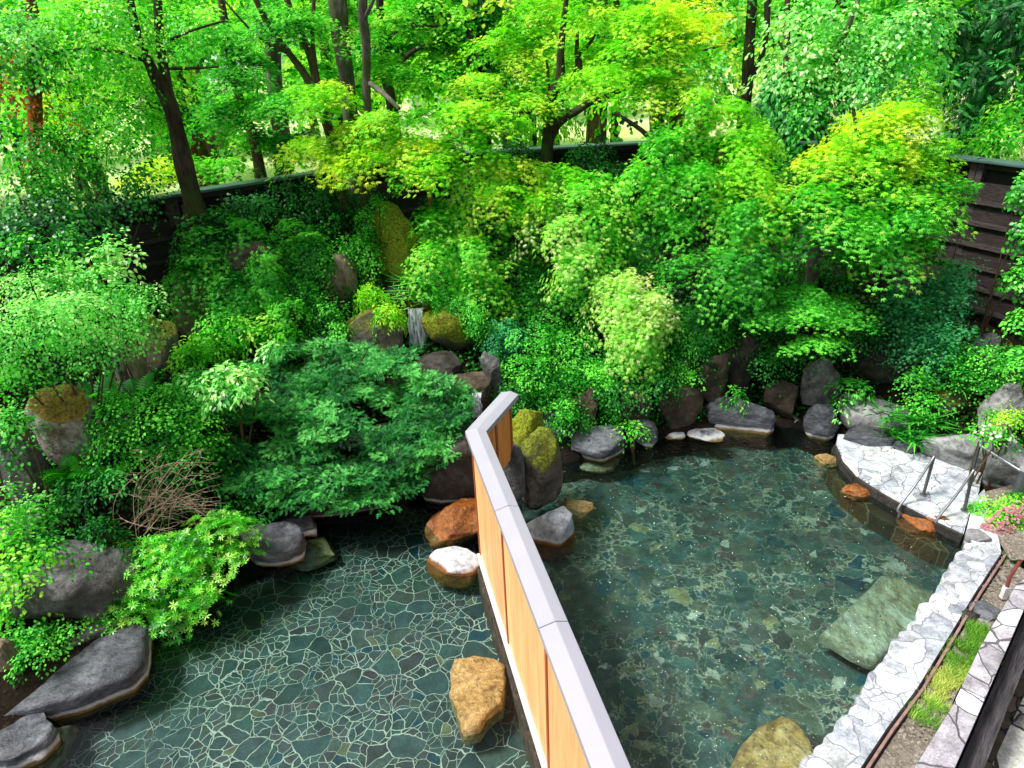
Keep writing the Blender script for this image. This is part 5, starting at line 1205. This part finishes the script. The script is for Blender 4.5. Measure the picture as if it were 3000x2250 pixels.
S('dark shrub behind the corner where the bright maples meet', [(2300, 480, 12.6, 60, 50), (2360, 520, 12.2, 70, 50), (2330, 600, 11.6, 60, 50), (2400, 450, 12.8, 60, 40)], 'maple', 'deep', .05, stems=4, **MP)
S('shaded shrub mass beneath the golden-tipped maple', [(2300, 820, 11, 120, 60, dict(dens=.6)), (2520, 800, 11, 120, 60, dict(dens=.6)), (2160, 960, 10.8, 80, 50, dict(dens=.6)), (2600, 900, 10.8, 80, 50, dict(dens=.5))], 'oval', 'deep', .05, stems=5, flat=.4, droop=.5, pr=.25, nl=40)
S('rounded blue-green maple bush below the right fence', [(2700, 830, 10.3, 90, 50), (2760, 880, 10.0, 80, 60), (2680, 920, 9.9, 80, 60), (2760, 960, 9.7, 70, 50), (2800, 820, 10.4, 50, 50), (2720, 990, 9.6, 60, 40)], 'maple', 'blue', .040, stems=6, **CASC)
S('leafy herbs on the right bank under the blue-green bush', [(2790, 1060, 9.3, 90, 40), (2880, 1120, 8.9, 80, 40), (2700, 1120, 9.2, 70, 40), (2900, 1040, 9.1, 90, 30), (2960, 1090, 8.7, 60, 30), (2730, 1190, 8.9, 50, 30)], 'wide', 'mid', .036, name='herbs', cat='herbs', stems=4, flat=.5, droop=.5, pr=.18, nl=36)
S('glossy small shrub between upright stone and pale deck boulder', [(2500, 1130, 9.6, 40, 26), (2480, 1180, 9.4, 26, 20)], 'narrow', 'mid', .075, LMG, stems=4, flat=.6, droop=.5, pr=.16, nl=30)
S('dark ivy hanging into the frame at the right edge', [(2990, 560, 10.6, 25, 50), (3000, 680, 10.3, 30, 50), (2985, 820, 9.9, 30, 60), (2990, 960, 9.4, 35, 50), (2980, 1060, 8.9, 40, 40)], 'wide', 'mid', .06, LMG, name='ivy', cat='ivy', stems=3, flat=.3, droop=.5, pr=.16, nl=30)
S('yellow-green spirea bush at the right edge above the handrails', [(2965, 1225, 7.9, 46, 24), (2905, 1225, 8.0, 34, 18, dict(pal='limegr'))], 'oval', 'lime', .030, stems=4, flat=.4, droop=.3, pr=.14, nl=60)
S('herb tuft with small white flowers beside the big grey boulder', [(2890, 1262, 7.8, 40, 18), (2935, 1285, 7.6, 34, 16)], 'oval', 'mid', .036, name='flowering_herb', cat='flowers', stems=3, flat=.5, droop=.3, pr=.15, nl=40)
S('bright sprig sprouting over the broad blue-grey boulder', [(1850, 1250, 9.2, 40, 14)], 'narrow', 'limegr', .06, stems=3, flat=.6, droop=.6, pr=.15, nl=30)
S('small fern-green tuft on the back shore between dark stones', [(2155, 1155, 9.8, 30, 16)], 'narrow', 'mid', .06, stems=0, name='herbs', cat='herbs', flat=.4, droop=.6, pr=.15, nl=30)
S('trailing herbs on the back shore left of the broad blue-grey boulder', [(1690, 1240, 9.6, 40, 50), (1790, 1200, 9.7, 50, 30)], 'oval', 'mid', .035, stems=0, name='herbs', cat='herbs', flat=.3, droop=.5, pr=.15, nl=40)
# pink azalea at the deck corner
SEED[0] += 1; rng = np.random.default_rng(77)
az = S('pink-flowering azalea in the bed at the corner of the deck', [(2935, 1480, 7.2, 66, 40), (2965, 1530, 6.95, 66, 40), (2915, 1535, 6.95, 50, 30)], 'oval', 'limegr', .034, name='azalea', cat='azalea', stems=5, flat=.4, droop=.3, pr=.13, nl=60)
def flowers(parent, blobs, cols, size, n, name='blossoms'):
    Ls = []
    for b in blobs:
        c = Py(*b[:3]); k = depth(c) / F_PX; m = n
        d = unit(rng.normal(size=(m, 3))); d[:, 2] = np.abs(d[:, 2]) * .8; d[:, 1] = -np.abs(d[:, 1])
        P = np.array(c) + d * np.array([b[3] * k, b[3] * k, b[4] * k]) * rng.uniform(.85, 1.08, (m, 1))
        for q in range(5):
            a = 2 * PI * q / 5 + rng.uniform(-.2, .2, m); N = unit(d + rng.normal(0, .25, (m, 3)) + np.array([0, -.3, .4])); X_ = unit(np.cross(N, np.array([.2, .1, 1.0]))); Y_ = np.cross(N, X_)
            Ls.append(leaves('round', P, N, X_ * np.cos(a)[:, None] + Y_ * np.sin(a)[:, None], np.full(m, size), np.array(cols)[rng.integers(0, len(cols), m)]))
    V, Fc, C = cat3(Ls); return mesh_np(name, V, Fc, LM, parent, C)
flowers(az, [(2960, 1515, 6.95, 66, 44), (2915, 1535, 6.9, 52, 30), (2985, 1490, 6.95, 50, 34)], [(.62, .28, .36), (.72, .44, .48), (.55, .18, .27)], .022, 60)
wf = [o for o in bpy.data.objects if o.name.startswith('flowering_herb')][0]
flowers(wf, [(2890, 1258, 7.75, 42, 20), (2935, 1280, 7.55, 36, 16)], [(.85, .85, .85), (.8, .75, .8)], .024, 16)

# ---------- tufts, ferns, grass
def tuft(label, spots, tpl, pal, size, n, name, cat, spread=.08, up=.9, mat=None, z=None):
    """spots: (px, py, Y or None) of each tuft's base; one object per tuft"""
    SEED[0] += 1; rg = np.random.default_rng(SEED[0])
    for (px, py, Yv) in spots:
        c = Py(px, py, Yv) if Yv else Pz(px, py, z)
        gz = gh(c.x, c.y); c.z = max(gz, c.z - .25) if gz > -.3 else c.z
        az_ = rg.uniform(0, 2 * PI, n); el = rg.uniform(.25, 1.0, n) * up
        Tp = np.stack([np.cos(az_), np.sin(az_), el * 1.6], 1); N = np.stack([-np.cos(az_) * el, -np.sin(az_) * el, np.full(n, .8)], 1)
        P = np.array(c) + np.stack([rg.normal(0, spread, n), rg.normal(0, spread, n), rg.normal(0, .01, n)], 1)
        V, Fc, C = leaves(tpl, P, N, Tp, size * rg.uniform(.6, 1.2, n), palette(rg, n, GM[pal], rg.uniform(.2, .9, n)))
        tag(mesh_np(name, V, Fc, mat or LM, None, C), label, cat, label if len(spots) > 1 else None)
tuft('dark fern clump between slim tan stone and white-rust boulder', [(330, 1150, 8.2), (270, 1140, 8.0), (400, 1130, 8.5), (230, 1190, 7.8)], 'fern', 'mid', .5, 16, 'fern', 'fern', .05)
tuft('fern clump at the foot of the white-rust boulder', [(240, 1370, 7.1), (180, 1350, 7.0), (300, 1400, 7.1)], 'fern', 'limegr', .36, 14, 'fern', 'fern', .05)
tuft('young ferns beside the mossy boulder', [(1440, 930, 10.7), (1560, 640, 12.9)], 'fern', 'limegr', .35, 14, 'fern', 'fern', .04)
tuft('long-bladed grass tuft above the waterfall', [(1270, 860, 11.2), (1250, 800, 11.4), (1230, 830, 11.4)], 'blade', 'pale', .75, 60, 'grass_tuft', 'grass tuft', .07)
tuft('dark green strap-leaved tuft overhanging the deck stones', [(2640, 1230, 8.9), (2700, 1250, 8.7), (2610, 1180, 9.1), (2720, 1200, 8.9)], 'blade', 'mid', .42, 60, 'grass_tuft', 'grass tuft', .07)
tuft('narrow-leaved lily clump on the right bank under the bush', [(2830, 1090, 9.2), (2780, 1040, 9.4), (2870, 1030, 9.3)], 'blade', 'mid', .5, 60, 'grass_tuft', 'grass tuft', .10)
tuft('fine grass fringe between back-shore stones', [(1810, 1215, 9.6), (1770, 1225, 9.6)], 'blade', 'limegr', .22, 70, 'grass_tuft', 'grass tuft', .08)
tuft('small broad-leaved weeds at the foot of the garden light', [(2925, 1770, None), (2960, 1755, None), (2895, 1765, None), (2940, 1600, None), (2985, 1620, None)], 'narrow', 'lime', .11, 26, 'weed', 'weed', .07, z=.1)
# grass in the planted bed
def grass_area(label, poly_px, z, n, size, pal, name='grass'):
    SEED[0] += 1; rg = np.random.default_rng(SEED[0]); P = pxs(poly_px, z); X_ = np.array(P)
    pts = rg.uniform(X_.min(0) - .15, X_.max(0) + .15, (n * 6, 2)); dd = pdist(P, pts[:, 0], pts[:, 1]); pts = pts[(dd + .25 * vnoise(pts[:, 0], pts[:, 1], 6.0, 3) + rg.normal(0, .03, len(pts)) < 0) & (vnoise(pts[:, 0], pts[:, 1], 9.0, 8) > -.32)][:n]; m = len(pts)
    az_ = rg.uniform(0, 2 * PI, m); Tp = np.stack([np.cos(az_) * .9, np.sin(az_) * .9, rg.uniform(.4, 1.1, m)], 1); N = np.stack([-np.cos(az_), -np.sin(az_), np.full(m, .4)], 1)
    tone = .45 + .5 * vnoise(pts[:, 0], pts[:, 1], 3.0, 5) + rg.normal(0, .15, m)
    V, Fc, C = leaves('blade', np.column_stack([pts, np.full(m, z)]), N, Tp, size * rg.uniform(.5, 1.2, m), palette(rg, m, GM[pal], tone))
    o = mesh_np(name, V, Fc, LM, None, C); return tag(o, label, 'grass', kind='stuff')
grass_area('bright green grass patch in the middle of the planted bed', [(2870, 1830), (2905, 1850), (2870, 1960), (2800, 1980), (2750, 1960), (2780, 1880)], .095, 4200, .075, 'bed')
grass_area('yellowing grass patch in the planted bed', [(2760, 1950), (2830, 1970), (2790, 2060), (2720, 2060), (2710, 1990)], .095, 2600, .07, 'bedy')
grass_area('sparse green grass at the near end of the planted bed', [(2715, 2040), (2765, 2050), (2730, 2120), (2690, 2110)], .095, 900, .07, 'bed')
# bare twig bush
tb = Pz(350, 1570, .75); parts = []; rg = random.Random(5)
for k in range(44):
    a = Pz(rg.uniform(320, 500), rg.uniform(1480, 1580), rg.uniform(.55, .95))
    e = Py(rg.uniform(380, 670), rg.uniform(1300, 1580), rg.uniform(6.3, 7.0)); m = a.lerp(e, .5) + Vector((rg.uniform(-.2, .2), rg.uniform(-.2, .2), rg.uniform(.02, .28)))
    q = smooth_path([(a, .0055), (m, .004), (e, .0018)], 4); parts.append(tube_np([x for x, _ in q], [x for _, x in q], 4))
    for s_ in range(3):
        b = m.lerp(e, rg.random()); e2_ = b + Vector((rg.uniform(-.2, .25), rg.uniform(-.2, .1), rg.uniform(-.05, .18)))
        parts.append(tube_np([b, b.lerp(e2_, .5) + Vector((0, 0, .015)), e2_], [.0035, .0028, .0015], 4))
V, Fc = join(parts); tag(mesh_np('twig_bush', V, Fc, bark_mat('dry twig', (.22, .15, .10), (.46, .34, .25)), None), 'bush of bare brown twigs reaching right above the azalea', 'bush')

# ---------- undergrowth carpet on the bank (nobody could count it)
rng = np.random.default_rng(9)
def carpet(name, label, n, x0, x1, y0, y1, cond, tpl, pals, size, mat, lift=.06):
    x = rng.uniform(x0, x1, n); y = rng.uniform(y0, y1, n); k = cond(x, y); x, y = x[k], y[k]; m = len(x)
    z = ground_h(x, y) + rng.uniform(.0, 1, m) ** 2 * (lift + .22 * np.clip(vnoise(x, y, 1.3, 11) + .3, 0, 1))
    N = np.stack([rng.normal(0, .5, m), rng.normal(-.25, .5, m), np.ones(m)], 1); Tp = rng.normal(size=(m, 3)) - np.array([0, .6, .4])
    tone = .42 + .55 * vnoise(x, y, 1.1, 4) + .35 * vnoise(x, y, 4, 6) + rng.normal(0, .14, m)
    V, Fc, C = leaves(tpl, np.stack([x, y, z], 1), N, Tp, size * rng.uniform(.6, 1.3, m), palette(rng, m, GM[pals], tone))
    return tag(mesh_np(name, V, Fc, mat, None, C), label, 'undergrowth', kind='stuff')
flatd = lambda x, y: pdist(flatP, x, y)
carpet('undergrowth', 'dense low green undergrowth covering the garden bank', 90000, -9.5, 9.3, 5, 16, lambda x, y: (flatd(x, y) > .16) & (pdist(innerP, x, y) < -.1) & ~((x > 7.2) & (y > 8.6) & (y < 11.4) & (vnoise(x, y, 1.2, 8) > -.3)) & (vnoise(x, y, .8, 9) + .4 * vnoise(x, y, 3, 12) > -.22), 'wide', 'mid', .055, LM)
carpet('undergrowth', 'fallen brown leaves littering the right bank', 5000, 7.0, 9.2, 8.2, 11.5, lambda x, y: pdist(innerP, x, y) < -.1, 'wide', 'red', .04, LM, .005)
carpet('undergrowth', 'scrub and saplings on the ground beyond the garden fence', 60000, -22, 24, 11, 24, lambda x, y: (pdist(innerP, x, y) > .3) & (pdist(innerP, x, y) < 5) & (vnoise(x, y, .5, 21) > -.15), 'narrow', 'limegr', .16, LM, .25)

# ---------- row of trees beyond the lawn
def far_tree(x, y, h, wd, pal, label, seed, kind='round'):
    z0 = gh(x, y); o = empty('background_tree', (x, y, z0), label, 'tree', 'trees standing beyond the garden fence')
    rg = np.random.default_rng(seed); rr = random.Random(seed)
    q = smooth_path([(Vector((x, y, z0 - .2)), .03 * h), (Vector((x + rr.uniform(-.2, .2), y, z0 + h * .45)), .022 * h), (Vector((x + rr.uniform(-.4, .4), y, z0 + h * .85)), .008 * h)], 4)
    mesh_np('trunk', *tube_np([a for a, _ in q], [r for _, r in q], 7), BK['brown'], o, smooth=True)
    Ls = []
    for k in range(9):
        a = rr.uniform(0, 2 * PI); t_ = rr.uniform(.38, .92); r_ = wd * (.5 if kind == 'round' else .75 * (1.05 - t_)) * rr.uniform(.4, 1)
        c = (x + math.cos(a) * r_, y + math.sin(a) * r_, z0 + h * t_)
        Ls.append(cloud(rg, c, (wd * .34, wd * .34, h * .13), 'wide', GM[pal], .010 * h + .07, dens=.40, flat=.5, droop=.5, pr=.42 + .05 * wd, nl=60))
    V, Fc, C = cat3(Ls); mesh_np('crown', V, Fc, LM, o, C)
FT = [(-.5, 18.6, 7.5, 3.2, 'lime', 'bright tree close behind the fence corner left of the centre maple'), (4.6, 19.2, 7.5, 3.4, 'lime', 'bright tree close behind the rear fence under the lime maple crown'), (-9.6, 16.8, 7, 3.0, 'limegr', 'green tree just outside the left fence beside the big forked trunk'),
      (2.2, 29, 8, 4.4, 'yellow', 'yellow-green tree out on the lawn behind the centre maple'), (9.2, 33, 9, 6, 'yellow', 'yellow-green tree out on the lawn behind the forked dark trunk'), (-8.6, 34, 8, 5, 'yellow', 'yellow-green tree on the lawn left of the far white house'), (-13.4, 29, 8, 5, 'lime', 'bright tree on the lawn at the left behind the pale-roofed house side'), (21, 32, 10, 7, 'limegr', 'big green tree outside at the right behind the corner cedar'),
      (-19, 24, 8, 6, 'limegr', 'tree beyond the fence at the far left edge'), (-14, 21, 7.5, 5, 'lime', 'lime-green tree beyond the fence behind the red-leaved tree'), (-10.5, 26, 9, 5, 'limegr', 'mid-green tree beyond the fence behind the big forked trunk'),
      (-8.2, 20, 6.5, 3.6, 'mid', 'dark slim tree close behind the left fence run'), (-5.0, 29, 7, 3.4, 'lime', 'light tree beyond the fence left of the far white house'), (-4.4, 20.5, 8, 3.4, 'limegr', 'leafy tree close behind the middle of the left fence run'),
      (-.6, 24, 8, 3.6, 'limegr', 'tree beyond the fence between white pole and centre maple'), (.6, 36, 8, 6, 'pale', 'pale tree across the lawn behind the centre maple'), (3.0, 24, 9, 4.2, 'limegr', 'tall lime tree beyond the fence behind the maple crown'),
      (6.6, 27, 8, 4.2, 'pale', 'pale leafy tree beyond the fence left of the forked dark trunk'), (9.6, 22, 9, 5, 'mid', 'dark tree beyond the fence behind the pale broadleaf'), (13, 20, 8.5, 5, 'limegr', 'tree beyond the fence behind the corner cedar'), (18, 22, 9, 7, 'mid', 'dark tree beyond the right fence'),
      (-26, 34, 10, 8, 'limegr', 'large tree across the lawn at the left'), (-16.5, 38, 9, 7, 'limegr', 'round tree across the lawn between left trees'), (-2.8, 48, 7, 4.5, 'limegr', 'small tree beside the far white house'), (-11, 48, 9, 6, 'pale', 'tree in front of the pale-roofed house'),
      (6, 50, 10, 9, 'limegr', 'broad tree across the lawn right of the white pole'), (15, 46, 10, 8, 'lime', 'light green tree across the lawn at the right'), (26, 44, 11, 9, 'limegr', 'large tree across the lawn at the far right'), (-22, 62, 11, 10, 'limegr', 'broad tree far behind the pale-roofed house'), (-4, 78, 12, 12, 'mid', 'dark tree far behind the white pole'), (12, 80, 12, 14, 'limegr', 'wide tree at the far end of the lawn'), (34, 76, 13, 14, 'mid', 'dark wide tree at the far right end of the lawn'), (-38, 80, 13, 14, 'mid', 'dark wide tree at the far left end of the lawn')]
for i, (x, y, h, wd, pal, lab) in enumerate(FT): far_tree(x, y, h, wd, pal, lab, 500 + i)

S('low ferny herbs filling the bank around the bare twigs', [(260, 1430, 6.9, 130, 40), (420, 1450, 7.2, 120, 36), (300, 1560, 6.4, 80, 40), (130, 1600, 6.2, 60, 30), (560, 1460, 7.4, 100, 30), (480, 1400, 7.4, 100, 30), (700, 1480, 7.5, 60, 24)], 'narrow', 'deep', .06, name='herbs', cat='herbs', stems=0, flat=.5, droop=.5, pr=.2, nl=46)
S('overhanging dark green shrub above the back-shore stones', [(1480, 1150, 9.6, 60, 40), (1800, 1140, 9.6, 70, 30), (1930, 1120, 9.7, 60, 30), (2020, 1040, 10.1, 80, 40), (2250, 1040, 10.3, 100, 40), (2160, 900, 10.9, 110, 60), (2500, 980, 10.3, 90, 50), (2330, 1010, 10.4, 60, 60)], 'oval', 'deep', .045, stems=6, flat=.5, droop=.6, pr=.22, nl=46)

SEED[0] += 1
rng = np.random.default_rng(31)
bedpx = pxs([(2890, 1600), (2990, 1600), (2975, 1715), (2870, 1900), (2790, 2070), (2680, 2250), (2540, 2250), (2700, 2020), (2780, 1890), (2870, 1740)], .1)
carpet('leaf_litter', 'pale dry leaf bits scattered over the soil of the planted bed', 9000, 2.6, 7, 3, 7.2, lambda x, y: (pdist(bedpx, x, y) < -.02) & (vnoise(x, y, 2.2, 5) > -.12), 'wide', 'cream', .028, LM, .0)
o = [q for q in bpy.data.objects if q.name == 'leaf_litter'][0]
n_ = len(o.data.vertices); c_ = np.ones((n_, 4), dtype=np.float32); k_ = np.repeat(rng.uniform(.12, .55, n_ // 7 + 1), 7)[:n_]
c_[:, 0] = k_; c_[:, 1] = k_ * .84; c_[:, 2] = k_ * .72; o.data.color_attributes['Col'].data.foreach_set('color', c_.ravel())
zz = np.empty(n_ * 3, dtype=np.float32); o.data.vertices.foreach_get('co', zz); zz = zz.reshape(-1, 3); zz[:, 2] += .105 - np.minimum(zz[:, 2].min(), 0) * 0 + .05; zz[:, 2] = np.clip(zz[:, 2], .096, .125); o.data.vertices.foreach_set('co', zz.ravel())

S('creeping herbs between the left boulders and the stone ledge', [(60, 1870, 5.3, 70, 20), (160, 1850, 5.5, 70, 18), (100, 1920, 5.1, 60, 14), (290, 1790, 5.8, 40, 14)], 'oval', 'mid', .035, name='herbs', cat='herbs', stems=0, flat=.5, droop=.3, pr=.14, nl=40)
